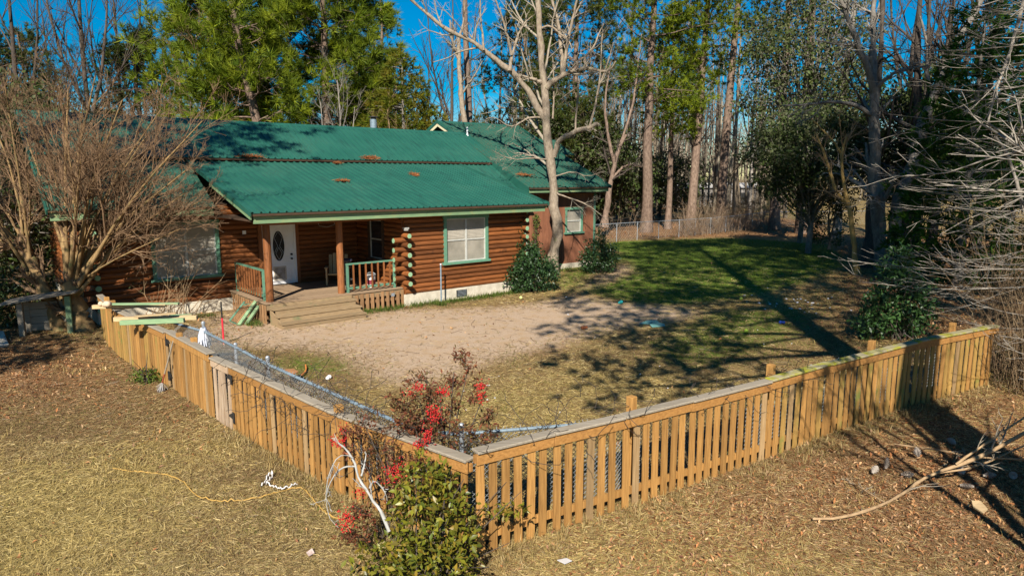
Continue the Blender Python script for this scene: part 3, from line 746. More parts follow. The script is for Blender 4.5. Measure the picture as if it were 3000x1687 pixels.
def hinge(root, p, d, n, z):
    r0 = root.location; b = MB((r0[0], r0[1], 0)); p = np.array(p); d = np.array(d); n = np.array(n)
    def P(s, o, zz): q = p+d*s+n*o; return (q[0], q[1], zz)
    t0, t1 = .048, .056
    pr = [(-.03, -.09), (.03, -.09), (.03, -.03), (.17, -.012), (.17, .012), (.03, .07), (.03, .09), (-.03, .09)]
    A = [P(s, t0, z+h) for s, h in pr]; B_ = [P(s, t1, z+h) for s, h in pr]; k = len(pr)
    b.add(A+B_, [tuple(range(k)), tuple(range(k, 2*k))[::-1]]+[(i, (i+1) % k, k+(i+1) % k, k+i) for i in range(k)])
    b.cyl(P(-.035, .06, z-.09), P(-.035, .06, z+.09), .012, .012, 8)
    b.build('hinge', M['black_iron'], root)
dl = np.array([-.707, .707]); nl = np.array([-.707, -.707])
for z in (.88, .24): hinge(g1, (-4.37, 10.37), dl, nl, z)
dl2 = np.array([-.68, .73]); nl2 = np.array([-.73, -.68])
for z in (.92, .24): hinge(g2, (-6.52, 12.67), -dl2, nl2, z)

# ================================================================== CHAIN LINK
def chain(root, pts, h, pitch=.06, r=.0035, z0=.05, posts=(), pipe=.024, postmat='galv', wire_mat='wire', label=None, cross=True):
    r0 = np.array(root.location); b = MB((r0[0], r0[1], 0))
    vb = VB()
    for a, c in zip(pts[:-1], pts[1:]):
        a = np.array(a[:2]); c = np.array(c[:2]); d = c-a; L = np.linalg.norm(d); d = d/L
        q = MB((r0[0], r0[1], 0)); q.cyl((*a, h), (*c, h), pipe, pipe, 8); q.build('top_rail', M['galv_blue' if pipe > .02 else postmat], root)
        P = []; st = np.arange(-h, L, pitch)
        for s in st:
            for sg in (0, 1):
                s0, s1 = s, s+h-z0; za, zb = (z0, h) if sg == 0 else (h, z0)
                if s0 < 0: za = za+(zb-za)*(-s0)/(s1-s0); s0 = 0
                if s1 > L: zb = za+(zb-za)*(L-s0)/(s1-s0); s1 = L
                if s1-s0 < .01: continue
                P.append([(*(a+d*s0), za), (*(a+d*s1), zb)])
        P = np.array(P); o = np.linspace(-.004, .004, len(P))
        vb.tubes(P+np.array([0, 0, 0]), np.full(P.shape[:2], r), 3)
        if cross:                                     # twisted barbs along the top
            k = np.arange(0, L, pitch); base = a[None]+d[None]*k[:, None]
            Q = np.stack([np.column_stack([base, np.full(len(k), h)]), np.column_stack([base+rg.normal(size=(len(k), 2))*.015, np.full(len(k), h+.05)])], 1)
            vb.tubes(Q, np.full(Q.shape[:2], r*1.1), 3)
    mo = vb.build('wire_mesh', M[wire_mat], None, (r0[0], r0[1], 0)); mo.parent = root; mo.location = (0, 0, 0); mo['kind'] = 'stuff'
    for (x, y, hh) in posts:
        q = MB((r0[0], r0[1], 0)); q.cyl((x, y, -.05), (x, y, hh), .03 if pipe > .02 else .022, None, 10)
        if pipe > .02: q.lathe((x, y, hh), [(.036, -.02), (.036, .012), (.022, .03), (.004, .038)], 10)
        q.build('post', M[postmat], root)
CL = [G(1352, 1268, 1.05), G(1210, 1252, 1.05), G(785, 1064, 1.05), G(690, 1014, 1.05), G(597, 968, 1.05), G(509, 943, 1.05)]
CL = [c[:2] for c in CL]
c1 = thing('chain_link_fence', 'sagging chain-link fence inside the left picket fence, pale blue top pipe', 'fence', (*CL[0], 0))
chain(c1, CL, 1.03, posts=[(*CL[2], 1.14), (*CL[3], 1.08), (*CL[4], 1.2), (*CL[0], 1.14)])
CR = [CL[0], (1.15, 7.98), (2.15, 8.62), (3.45, 9.48), (4.7, 10.38), (6.9, 11.82), (9.1, 13.05)]
c2 = thing('chain_link_fence', 'chain-link fence close behind the pickets of the right-hand fence', 'fence', (*CR[1], 0))
chain(c2, CR, 1.04, posts=[(*CR[2], 1.06), (*CR[4], 1.06)], pipe=.021, postmat='wire')
FF = [(5.0, 41.2), (8.0, 43.6), (11.2, 45.8), (14.0, 48.2), (17.2, 51.6), (20.6, 56.0), (30, 58)]
c3 = thing('chain_link_fence', 'low grey chain-link fence along the far edge of the lawn', 'fence', (*FF[1], 0))
chain(c3, FF, 1.15, pitch=.22, r=.005, pipe=.019, posts=[(*p, 1.18) for p in FF[:6]]+[((FF[i][0]+FF[i+1][0])/2, (FF[i][1]+FF[i+1][1])/2, 1.16) for i in range(5)], cross=False)

# ================================================================== SMALL THINGS
def solo(name, mb, mat, label, cat, loc, group=None, rotz=0, smooth=False):
    o = mb.build(name, mat, None, loc, (0, 0, rotz), smooth); return tag(o, label, cat, group)
# planks laid over the fence top
def plank(p, q, w, h, mat, label, roll=0):
    p = np.array(p); q = np.array(q); c = (p+q)/2; b = MB(c); b.bar(p, q, w, h); o = b.build('plank', M[mat], None, c, bevel=.004)
    return tag(o, label, 'plank', 'planks laid across the fence top')
plank(G(272, 899, 1.17), G(486, 893, 1.19), .09, .085, 'old_board', 'plain tan rear plank across the fence, its left end under the pale rag')
plank(G(300, 891, 1.25), G(524, 889, 1.26), .10, .04, 'green_board', 'plank with a green end lying on top of the rear pair')
plank(G(335, 935, 1.17), G(578, 930, 1.20), .09, .085, 'old_board', 'longest bare plank of the front stack across the fence')
plank(G(353, 945, 1.17), G(540, 938, 1.20), .09, .09, 'green_board', 'front plank flaking green paint, its left end bright green')
plank(G(395, 927, 1.255), G(518, 917, 1.31), .12, .028, 'old_board', 'short bowed plank tilted on top of the front stack')
plank(G(500, 925, 1.22), G(563, 922, 1.225), .07, .04, 'green_board', 'short green offcut behind the right end of the front stack')
b = MB()
for k in range(7): b.ball((random.uniform(-.12, .12), random.uniform(-.05, .05), random.uniform(0, .03)), random.uniform(.045, .075), 6)
solo('rag', b, flat('pale_rag', (.62, .47, .33), .9), 'crumpled pale tan rag on the left end of the rear plank', 'rag', G(310, 893, 1.29), smooth=True)
# clothes pole, red pole
p = G(1293, 890)
t = thing('metal_pole', 'thin upright galvanised pole in front of the log wall', 'pole', p)
b = MB(); b.cyl((0, 0, -.1), (0, 0, 1.26), .024, None, 10); b.build('shaft', M['galv_blue'], t); b = MB(); b.cyl((0, 0, 1.262), (0, 0, 1.29), .03, .026, 10); b.build('cap', M['white_paint'], t)
p = G(656, 1010)
t = thing('red_stake', 'upright red stake with dark upper half behind the left chain-link fence', 'stake', p)
b = MB(); b.cyl((0, 0, -.05), (0, 0, .66), .022, None, 8); b.build('red_shaft', flat('red_plastic', (.62, .03, .05), .45), t)
b = MB(); b.cyl((0, 0, .662), (0, 0, 1.06), .019, None, 8); b.build('dark_shaft', M['black_iron'], t)
# white plastic wrapped round the chain-link post
p = CL[4]
vb = VB(); rw = np.random.default_rng(9); n = 70
a = rw.uniform(0, 2*math.pi, n); z = rw.uniform(.95, 1.12, n); l_ = rw.uniform(.12, .34, n); rr = rw.uniform(.05, .13, n)
P = np.stack([np.stack([p[0]+.035*np.cos(a), p[1]+.035*np.sin(a), z], 1), np.stack([p[0]+rr*.7*np.cos(a), p[1]+rr*.7*np.sin(a), z-l_*.4], 1), np.stack([p[0]+rr*np.cos(a+.2), p[1]+rr*np.sin(a+.2), z-l_], 1)], 1)
vb.tubes(P, np.tile(np.array([[.02, .03, .012]]), (n, 1)), 4, np.repeat(palette(rw, n, [(.62, .66, .74), (.42, .46, .58), (.7, .7, .72)]), 12, 0))
o = vb.build('plastic_bundle', leafmat('shredded_plastic', .4, .1, .5), None, (p[0], p[1], 0)); tag(o, 'bundle of shredded whitish plastic tied round a chain-link post', 'plastic')
# broom leaning on the fence
pb = np.array([-6.62, 12.42, .10]); pt = np.array([-6.25, 12.28, 1.02])
t = thing('broom', 'old broom leaning on the orange pickets, white bristles on the ground', 'broom', pb); r0 = Vector(pb)
b = MB(pb); mid = pb+(pt-pb)*.28; b.cyl(mid, pt, .015, .014, 8); b.build('handle', M['cap'], t)
b = MB(pb); b.cyl(pb+(pt-pb)*.08, mid, .016, .016, 8); b.build('ferrule', flat('rusty_red', (.25, .06, .03)), t)
vb = VB(); n = 60; P0 = np.tile(pb+(pt-pb)*.09, (n, 1)); P1 = P0+rw.normal(size=(n, 3))*.035+np.array([-.02, -.03, -.16]); P1[:, 2] = np.maximum(P1[:, 2], .01)
vb.tubes(np.stack([P0, P1], 1), np.full((n, 2), .005), 3, (.5, .48, .46)); o = vb.build('bristles', M['blade'], None, pb); o.parent = t; o.location = (0, 0, 0); o['kind'] = 'stuff'
# loose rail section leaning on the porch side
tops = [G(716, 884, .56), G(752, 879, .58), G(769, 879, .58)]; bots = [G(673, 939, .03), G(700, 952, .03), G(721, 950, .03)]
t = thing('loose_railing', 'green porch railing section leaning broken against the left side of the porch', 'railing', bots[1])
for i, (w_, mt) in enumerate(((.05, 'green_paint'), (.10, 'green_board'), (.10, 'green_board'))):
    b = MB(bots[1]); b.bar(bots[i], tops[i], w_, .045); b.build('rail', M[mt], t)
for k in range(1, 7):
    f_ = k/7; b = MB(bots[1]); pa = bots[0]*(1-f_)+bots[1]*f_; pq = tops[0]*(1-f_)+tops[1]*f_; dv = pq-pa
    b.bar(pa+dv*.06+(0, 0, -.02), pq-dv*.06+(0, 0, -.02), .04, .035); b.build('baluster', M['skirt'], t)
for f_ in (.04, .94):
    b = MB(bots[1]); b.bar(bots[0]+(tops[0]-bots[0])*f_-(0, 0, .05), bots[1]+(tops[1]-bots[1])*f_-(0, 0, .05), .06, .04); b.build('rail', M['green_paint'], t)
# porch furniture
def HP(u, v_, z=DZ): return HW(u, v_, z)
t = thing('wooden_chair', 'slatted wooden armchair in the shade at the back of the porch', 'chair', HP(9.75, 20.2), math.pi/2-AL-.5)
for k in range(5): b = MB(); b.bar((-.24+k*.115, .25, .28), (-.24+k*.125, .52, .98-abs(k-2)*.04), .10, .02, (0, 1, 0)); b.build('back_slat', M['old_board'], t)
for k in range(4): b = MB(); b.bar((-.30, -.25+k*.13, .36-k*.03), (.30, -.25+k*.13, .36-k*.03), .11, .02); b.build('seat_slat', M['old_board'], t)
for sx in (-.34, .34):
    b = MB(); b.bar((sx, -.35, .56), (sx, .36, .54), .12, .022); b.build('armrest', M['old_board'], t)
    b = MB(); b.bar((sx, -.26, 0), (sx, -.26, .548), .06, .05); b.build('leg', M['old_board'], t); b = MB(); b.bar((sx, -.2, .34), (sx, .45, .02), .03, .1); b.build('leg', M['old_board'], t)
t = thing('bar_stool', 'low dark stool with round padded seat behind the porch railing', 'stool', HP(9.45, 18.95))
b = MB(); b.lathe((0, 0, 0), [(.13, .86), (.16, .875), (.165, .92), (.13, .955), (.05, .965)], 16); b.build('seat', flat('dark_vinyl', (.05, .055, .08), .35), t)
for k in range(4): a_ = k*math.pi/2+.5; b = MB(); b.cyl((math.cos(a_)*.2, math.sin(a_)*.2, 0), (math.cos(a_)*.11, math.sin(a_)*.11, .86), .015, None, 8); b.build('leg', M['black_iron'], t)
b = MB(); b.pipe([(math.cos(k*.5236)*.17, math.sin(k*.5236)*.17, .33) for k in range(13)], .01); b.build('foot_ring', M['galv'], t)
t = thing('paint_bucket', 'white plastic bucket with dark red print behind the porch balusters', 'bucket', HP(10.25, 18.95))
b = MB(); b.lathe((0, 0, 0), [(.125, 0), (.145, .36), (.155, .36), (.155, .385), (.13, .385)], 18); b.build('body', flat('white_plastic', (.72, .71, .70), .4), t)
b = MB(); b.lathe((0, 0, 0), [(.1335, .10), (.1405, .24)], 18); b.build('printed_band', surf('bucket_print', (.30, .03, .04), (.10, .02, .05), 9, rough=.5), t)
b = MB(); b.pipe([(.156*math.cos(a_), .02+.02*math.sin(a_), .36+.1*math.sin(a_)) for a_ in np.linspace(0, math.pi, 9)], .004); b.build('handle', M['galv'], t)
# yellow hose and cord scraps
def cord(name, pix, r, mat, label, cat, z=.006, jit=.012):
    pts = [G(x, y, 0) for x, y in pix]; P = resample(pts, len(pts)*7); P[:, 2] = gz(P[:, 0], P[:, 1])+z+r+np.abs(rg.normal(size=len(P)))*jit
    b = MB(P[0]); b.pipe(P, r, 6); return solo(name, b, mat, label, cat, P[0], smooth=True)
yel = flat('yellow_hose', (.46, .28, .07), .6); c4 = lambda l: [(200+x/2.07, 850+y/2.07) for x, y in l]
cord('hose', c4([(270, 1080), (370, 1100), (480, 1105), (600, 1122), (700, 1160), (740, 1220), (800, 1265), (900, 1287), (1000, 1290), (1150, 1270), (1270, 1235), (1380, 1208), (1430, 1212), (1490, 1290), (1550, 1360), (1640, 1405), (1760, 1430)]), .009, yel, 'long yellow hose snaking over the straw lawn to the corner shrub', 'hose')
cord('hose', c4([(527, 825), (520, 860), (500, 900), (470, 920), (400, 952), (330, 1000), (280, 1045)]), .008, yel, 'thin yellow line lying half buried on the straw lawn', 'hose', 0, .004)
cord('rope', c4([(565, 765), (650, 720), (720, 690), (790, 650)]), .008, flat('old_rope', (.42, .24, .10), .9), 'short tan rope on bare earth near the gates', 'rope')
cord('rag_strip', c4([(1170, 1205), (1200, 1165), (1215, 1140), (1245, 1130), (1230, 1160), (1195, 1185), (1230, 1200), (1290, 1222), (1330, 1215), (1390, 1190)]), .009, flat('white_cloth', (.62, .60, .58), .9), 'tangled torn strip of white cloth near the hose', 'cloth', .01, .03)
cord('orange_hose', [(862, 1116), (885, 1108), (898, 1092), (896, 1076)], .02, flat('orange_plastic', (.55, .20, .05), .5), 'curved piece of orange tube behind the left fence', 'tube', .02, .01)
# teal scraps, balls, toys
def scrap(pix, h, mat, label, cat, z=.01, name='mat_scrap', group=None):
    pts = [G(x, y) for x, y in pix]; c = np.mean(pts, 0); c[2] = gz(np.array([c[0]]), np.array([c[1]]))[0]
    b = MB(c); k = len(pts); A = [(p[0], p[1], c[2]+z+random.uniform(0, .03)) for p in pts]; B_ = [(x, y, zz+h) for x, y, zz in A]
    b.add(A+B_, [tuple(range(k))[::-1], tuple(range(k, 2*k))]+[(i, (i+1) % k, k+(i+1) % k, k+i) for i in range(k)]); return solo(name, b, mat, label, cat, c, group)
teal = surf('teal_mat', (.12, .32, .29), (.20, .42, .38), 12, rough=.9)
scrap([(1873, 950), (1898, 942), (1921, 941), (1930, 947), (1902, 952)], .02, teal, 'left-hand torn teal mat scrap on the sandy yard', 'mat')
scrap([(1903, 955), (1925, 946), (1946, 951), (1949, 957), (1910, 961)], .02, teal, 'right-hand torn teal mat scrap with a square corner on the sandy yard', 'mat')
def ball(pix, r, col, label, name='ball', lump=False):
    p = G(*pix); b = MB()
    if lump:
        for k in range(5): b.ball((random.uniform(-r, r)*.7, random.uniform(-r, r)*.7, r*random.uniform(.2, .5)), r*random.uniform(.35, .6), 6)
    else: b.ball((0, 0, r*.75), r*.75, 10)
    return solo(name, b, flat('toy_'+str(round(col[0], 2)).replace('.', ''), col, .6), label, 'toy', p+(0, 0, .02), smooth=True)
ball((1817, 890), .11, (.02, .42, .42), 'crumpled bright teal toy at the edge of the green lawn', 'dog_toy', True)
ball((2186, 978), .075, (.45, .62, .06), 'yellow-green ball in the dappled shade right of the teal mats')
ball((2171, 881), .075, (.5, .6, .08), 'yellow-green ball in sun on the lawn left of the big trunk shadow')
ball((1526, 878), .07, (.62, .64, .22), 'pale yellow ball near the holly bush by the log wall')
ball((2292, 949), .09, (.02, .07, .40), 'crumpled blue toy inside the big trunk shadow', 'dog_toy', True)
ball((1712, 964), .085, (.40, .12, .04), 'torn orange-brown toy on the sand beside dry twigs', 'dog_toy', True)
ball((967, 1112), .075, (.75, .74, .70), 'white chewed bone on the small green patch', 'chew_bone', True)
scrap([(828, 1118), (862, 1112), (876, 1125), (850, 1136)], .02, flat('brown_card', (.36, .17, .07), .9), 'torn brown cardboard behind the left fence cap', 'cardboard', .2, 'cardboard')
scrap([(2845, 1478), (2872, 1476), (2893, 1498), (2880, 1508), (2850, 1492)], .015, M['old_board'], 'pale split wood chip on the leaf litter at right', 'wood chip', .02, 'wood_chip')
scrap([(1632, 1652), (1660, 1642), (1676, 1650), (1655, 1664)], .006, flat('white_paper', (.66, .64, .62), .8), 'crumpled white paper on the litter at the bottom right of the picket corner', 'paper', .03, 'paper_scrap')
scrap([(898, 1628), (915, 1618), (922, 1628), (906, 1640)], .006, flat('pink_paper', (.60, .46, .40), .8), 'pale pinkish paper scrap on the straw left of the corner shrub', 'paper', .03, 'paper_scrap')
# small white scraps all over the yard
pm = []
pw = flat('scrap_white', (.66, .66, .68), .8)
for k in range(3):
    b = MB(); n = 6; A = [(.05*math.cos(i*1.047)*random.uniform(.5, 1.2), .04*math.sin(i*1.047)*random.uniform(.5, 1.2), random.uniform(.01, .04)) for i in range(n)]
    b.add(A+[(x, y, z+.012) for x, y, z in A]+[(0, 0, .05)], [tuple(range(n))[::-1]]+[(i, (i+1) % n, n+(i+1) % n, n+i) for i in range(n)]+[(n+i, n+(i+1) % n, 2*n) for i in range(n)]); pm.append(b.mesh('paper_scrap', pw))
r5 = np.random.default_rng(21)
for k in range(60):
    if k < 34: x, y = r5.normal(2330, 75), r5.normal(893, 16)
    elif k < 50: x, y = r5.uniform(1650, 2380), r5.uniform(870, 1160)
    else: x, y = r5.uniform(1330, 1700), r5.uniform(1100, 1240)
    p = G(x, y); o = link('paper_scrap', pm[k % 3], None, p+(0, 0, .015), (0, 0, r5.uniform(0, 6)))
    s = r5.uniform(.45, 1.0)*(1.15 if y < 950 else .62); o.scale = (s, s, s)
    if k < 34: tag(o, 'tiny white scrap among many near the shaded right edge of the lawn', 'scrap', 'white scraps strewn beside the big trunk shadow')
    elif k < 50: tag(o, 'tiny white scrap on the grass between the sand and the right fence', 'scrap', 'white scraps strewn over the yard')
    else: tag(o, 'tiny white scrap on the straw behind the corner berry bush', 'scrap', 'white scraps on the straw behind the picket corner')
# pine cones
b = MB(); 
for i in range(9):
    z = i/8; r_ = .035*math.sin(.35+z*2.6)
    for k in range(7):
        a_ = k*.898+i*.45; x, y = math.cos(a_), math.sin(a_)
        b.add([(x*r_*.4-y*.011, y*r_*.4+x*.011, z*.12), (x*r_*.4+y*.011, y*r_*.4-x*.011, z*.12), (x*r_*1.25+y*.008, y*r_*1.25-x*.008, z*.12+.014), (x*r_*1.25-y*.008, y*r_*1.25+x*.008, z*.12+.014)], [(0, 1, 2, 3)])
cone = b.mesh('pine_cone', flat('cone_scales', (.40, .345, .29), .9))
for (x, y, ln, lab) in ((2595, 1372, .5, 'upright pine cone in the shade below the fence end'), (2690, 1338, .3, 'pale pine cone hanging beside the brush, topmost of the cones'), (2556, 1385, 1.2, 'leftmost pine cone lying in the shaded litter'), (2640, 1388, 1.3, 'pine cone on its side right of the upright one'),
                         (2820, 1388, 1.4, 'big grey pine cone under the fallen limb'), (2812, 1420, 1.5, 'grey pine cone lying just below the biggest one'), (2800, 1300, 1.4, 'pine cone lying behind the fallen limb near the brush'), (2965, 1395, 1.0, 'rightmost pine cone hanging at the edge of the brush'), (2880, 1392, 1.4, 'long pine cone under the limb near the right edge')):
    o = link('pine_cone', cone, None, G(x, y, .06), (ln, 0, random.uniform(0, 6))); o.scale = (1.15,)*3; tag(o, lab, 'pine cone', 'pine cones on the litter')
# pine straw heaps on the roof
ps = leafmat('pine_straw', .9, .1, .1)
for (u, v_, z, su, sv, n, lab) in ((8.2, 23.0, mz(23)+.15, .40, .07, 170, 'long pine straw heap on the roof seam in the tree shadow'), (11.15, 22.8, 4.47, .15, .08, 60, 'small pine straw heap just below the roof seam'), (12.6, 23.05, mz(23.05)+.15, .30, .11, 150, 'largest pine straw heap on the sunny roof seam'),
                                   (10.2, 20.5, 3.86, .2, .09, 90, 'left pine straw patch on the porch roof slope'), (13.4, 21.3, 4.07, .14, .16, 80, 'right pine straw patch on the porch roof slope'), (18.9, 21.6, 4.07, .28, .2, 120, 'pine straw patch on the wing roof beside the pale tree')):
    c = HW(u, v_, z); q = rw.normal(size=(n, 2))*.5; P0 = np.array([HW(u+a*su, v_+b_*sv, z+ (b_*sv)*(.3 if z < 4.55 else .5)+.02) for a, b_ in q])
    dd = rw.normal(size=(n, 3)); dd[:, 2] *= .25; dd = nrm(dd)*rw.uniform(.05, .13, n)[:, None]
    vb = VB(); vb.tubes(np.stack([P0-dd, P0+dd+np.array([0, 0, .01])], 1), np.full((n, 2), .007), 3, np.repeat(palette(rw, n, [(.27, .10, .035), (.40, .17, .06), (.2, .08, .04)]), 6, 0))
    tag(vb.build('pine_straw', ps, None, c), lab, 'pine straw')
# wooden shelter and slab by the leaning trunks
t = thing('wooden_shelter', 'low wooden shelter with a slanting plank roof behind the two leaning trunks', 'shelter', G(150, 975), .35)
for sx in (-.55, .5):
    for sy in (-.25, .3): b = MB(); b.bar((sx, sy, -.05), (sx, sy, .92+sx*.12), .12, .12, (0, 1, 0)); b.build('post', M['green_board' if sx > 0 else 'cap'], t)
for k in range(5): b = MB(); b.bar((-.95, -.4+k*.19, .86), (.75, -.4+k*.19, 1.10), .18, .035); b.build('roof_plank', M['cap'], t)
for k in range(4): b = MB(); b.box(-.49, .44, .25, .28, .04+k*.19, .22+k*.19); b.build('wall_plank', M['cap'], t)
pv = MB(); q = [G(-40, 1030), G(26, 1015), G(10, 975), G(-60, 985)]; pv.add([(*p_[:2], .0) for p_ in q]+[(*p_[:2], .06) for p_ in q], [(4, 5, 6, 7), (0, 1, 5, 4), (1, 2, 6, 5), (2, 3, 7, 6), (3, 0, 4, 7)]); tag(pv.build('pavement', M['block']), kind='structure')
# far shed behind the woods
t = thing('shed', 'long low grey shed far behind the pine trunks', 'shed', (27, 92, 0), .05)
b = MB(); b.box(-7, 7, 0, 6, 0, 2.6); b.build('wall', flat('grey_wall', (.23, .21, .19), .9), t); b = MB(); b.add([(-7.3, -.3, 2.55), (7.3, -.3, 2.55), (7.3, 3, 3.2), (-7.3, 3, 3.2), (7.3, 6.3, 2.55), (-7.3, 6.3, 2.55)], [(0, 1, 2, 3), (3, 2, 4, 5)]); b.build('roof', flat('pale_roof', (.42, .40, .37), .7), t)
for x in (-4, 0, 4): b = MB(); b.box(x-.5, x+.5, -.04, -.005, 1.0, 1.9); b.build('window', M['dark_pane'], t)

# ================================================================== TREES
def hero(lines, K=18):
    P = np.stack([resample(l[0], K) for l in lines]); R = np.stack([np.linspace(l[1], l[2], K) for l in lines]); return P, R
def flare(R, k=1.6, n=3):
    R = R.copy(); R[:, :n] *= np.linspace(k, 1, n)[None]; return R
def plant(name, label, cat, base, group=None):
    return thing(name, label, cat, base, 0, group)
def put(vb, name, mat, root, kind=None, smooth=False):
    o = vb.build(name, mat, None, np.array(root.location), smooth); o.parent = root; o.location = (0, 0, 0)
    if kind: o['kind'] = kind
    return o
def px(lst, D, dd=0.0):                      # survey sight lines to points at a distance (drifting dd)
    n = len(lst); return [W(x, y, D+dd*i/max(1, n-1)) for i, (x, y) in enumerate(lst)]

PINE_B = [(.15, .205, .012), (.24, .28, .016), (.08, .125, .012)]
PINE_D = [(.045, .07, .014), (.08, .11, .018), (.10, .095, .025)]
def pine(label, base, h, r, crown, cr, seed, cols=PINE_B, lean=(0, 0), nl=34, per=5, m=16, size=.42, width=.028, limb0=1.0, group='tall pine trees', low=.45, wig=.25, mat='bark_pine', name='pine_tree', fullness=1.0, extra=()):
    rn = np.random.default_rng(seed); base = np.array([base[0], base[1], 0.0])
    t = plant(name, label, 'tree', base, group)
    n = 9; zz = np.linspace(0, h, n); off = np.cumsum(rn.normal(size=(n, 2))*wig*h/60, 0); off[0] = 0
    tr = np.column_stack([base[0]+lean[0]*zz/h+off[:, 0], base[1]+lean[1]*zz/h+off[:, 1], zz])
    P = resample(tr, 22)[None]; R = (r*(1-.8*np.linspace(0, 1, 22)**1.1))[None]; R[:, :2] *= [1.3, 1.08]
    vb = VB(); vb.tubes(P, R, 10)
    t0 = crown
    # limbs: shorter towards the top
    N = nl; tt = np.sort(rn.uniform(t0, .985, N)); ft = tt*21; i0 = ft.astype(int); i0 = np.clip(i0, 0, 20); f = (ft-i0)[:, None]
    p = P[0, i0]*(1-f)+P[0, i0+1]*f; az = rn.uniform(0, 2*math.pi, N)
    prof = np.sin(np.clip((tt-t0)/(1-t0)*.78+.22, 0, 1)*math.pi)**.7
    ln = cr*prof*rn.uniform(.6, 1.15, N)*limb0
    d = np.stack([np.cos(az), np.sin(az), rn.uniform(-.12, .45, N)+.35*(tt-t0)], 1); d = nrm(d)
    pts = [p]
    if extra:                                # named low boughs: height, heading, length
        ex_ = np.array(extra, float); N += len(ex_); tt = np.concatenate([tt, ex_[:, 0]/h]); q_ = np.clip(ex_[:, 0]/h*21, 0, 20).astype(int)
        pts = [np.concatenate([p, P[0, q_]])]; d = np.concatenate([d, np.stack([np.cos(ex_[:, 1]), np.sin(ex_[:, 1]), 0*ex_[:, 1]+.05], 1)]); ln = np.concatenate([ln, ex_[:, 2]])
    for k in range(6): pts.append(pts[-1]+d*(ln/6)[:, None]); d = nrm(d+np.array([0, 0, .05])+rn.normal(size=(N, 3))*.12)
    LP = np.stack(pts, 1); LR = (r*.2*(1-.5*tt))[:, None]*np.linspace(1, .25, 7)[None]
    vb.tubes(LP, LR, 5)
    B2, R2 = grow(LP, LR, per, .25, 1.0, .85, .42, .55, 4, .10, .15, rn)
    vb.tubes(B2, R2, 3)
    put(vb, 'trunk', M[mat], t, smooth=True)
    cr_ = VB()
    ends = [B2[:, 3], B2[:, 3]*.7+B2[:, 2]*.3]; dirs = [nrm(B2[:, k]-B2[:, k-1]) for k in (3, 3)]
    C, D = np.concatenate(ends), np.concatenate(dirs)
    ex = LP[:, -1]; C = np.concatenate([C, ex]); D = np.concatenate([D, nrm(LP[:, -1]-LP[:, -2])])
    reps = 2; C = np.repeat(C, reps, 0)+rn.normal(size=(len(C)*reps, 3))*.22*fullness; D = np.repeat(D, reps, 0)
    tufts(cr_, C, nrm(D+np.array([0, 0, .35])), rn, size, cols, m, width, .22, .8)
    put(cr_, 'crown', M['needle'], t); return t

def bare(label, base, lines, seed, mat, tmat, levels, cat='tree', name='bare_tree', group=None, K=16, sides=9, fl=1.5, flr=None):
    rn = np.random.default_rng(seed); t = plant(name, label, cat, base, group)
    P, R = hero(lines, K); R[0:1] = flare(R[0:1], fl) if fl else R[0:1]
    if flr:
        for i in flr: R[i:i+1] = flare(R[i:i+1], fl)
    P[:, 2:] += rn.normal(size=P[:, 2:].shape)*R[:, 2:, None]*.16; R = R*(1+.10*rn.normal(size=R.shape)).clip(.8, 1.25)
    vb = VB(); vb.tubes(P, R, sides)
    put(vb, 'trunk', M[mat], t, smooth=True)
    tw = VB(); Q, QR = P, R
    for (n, t0, t1, ang, lr, rr, K2, up, wob, sd, mode) in levels:
        Q, QR = grow(Q, QR, n, t0, t1, ang, lr, rr, K2, up, wob, rn, mode=mode)
        QR = np.maximum(QR, .0035); tw.tubes(Q, QR, sd)
    put(tw, 'twigs', M[tmat], t); return t, Q, QR

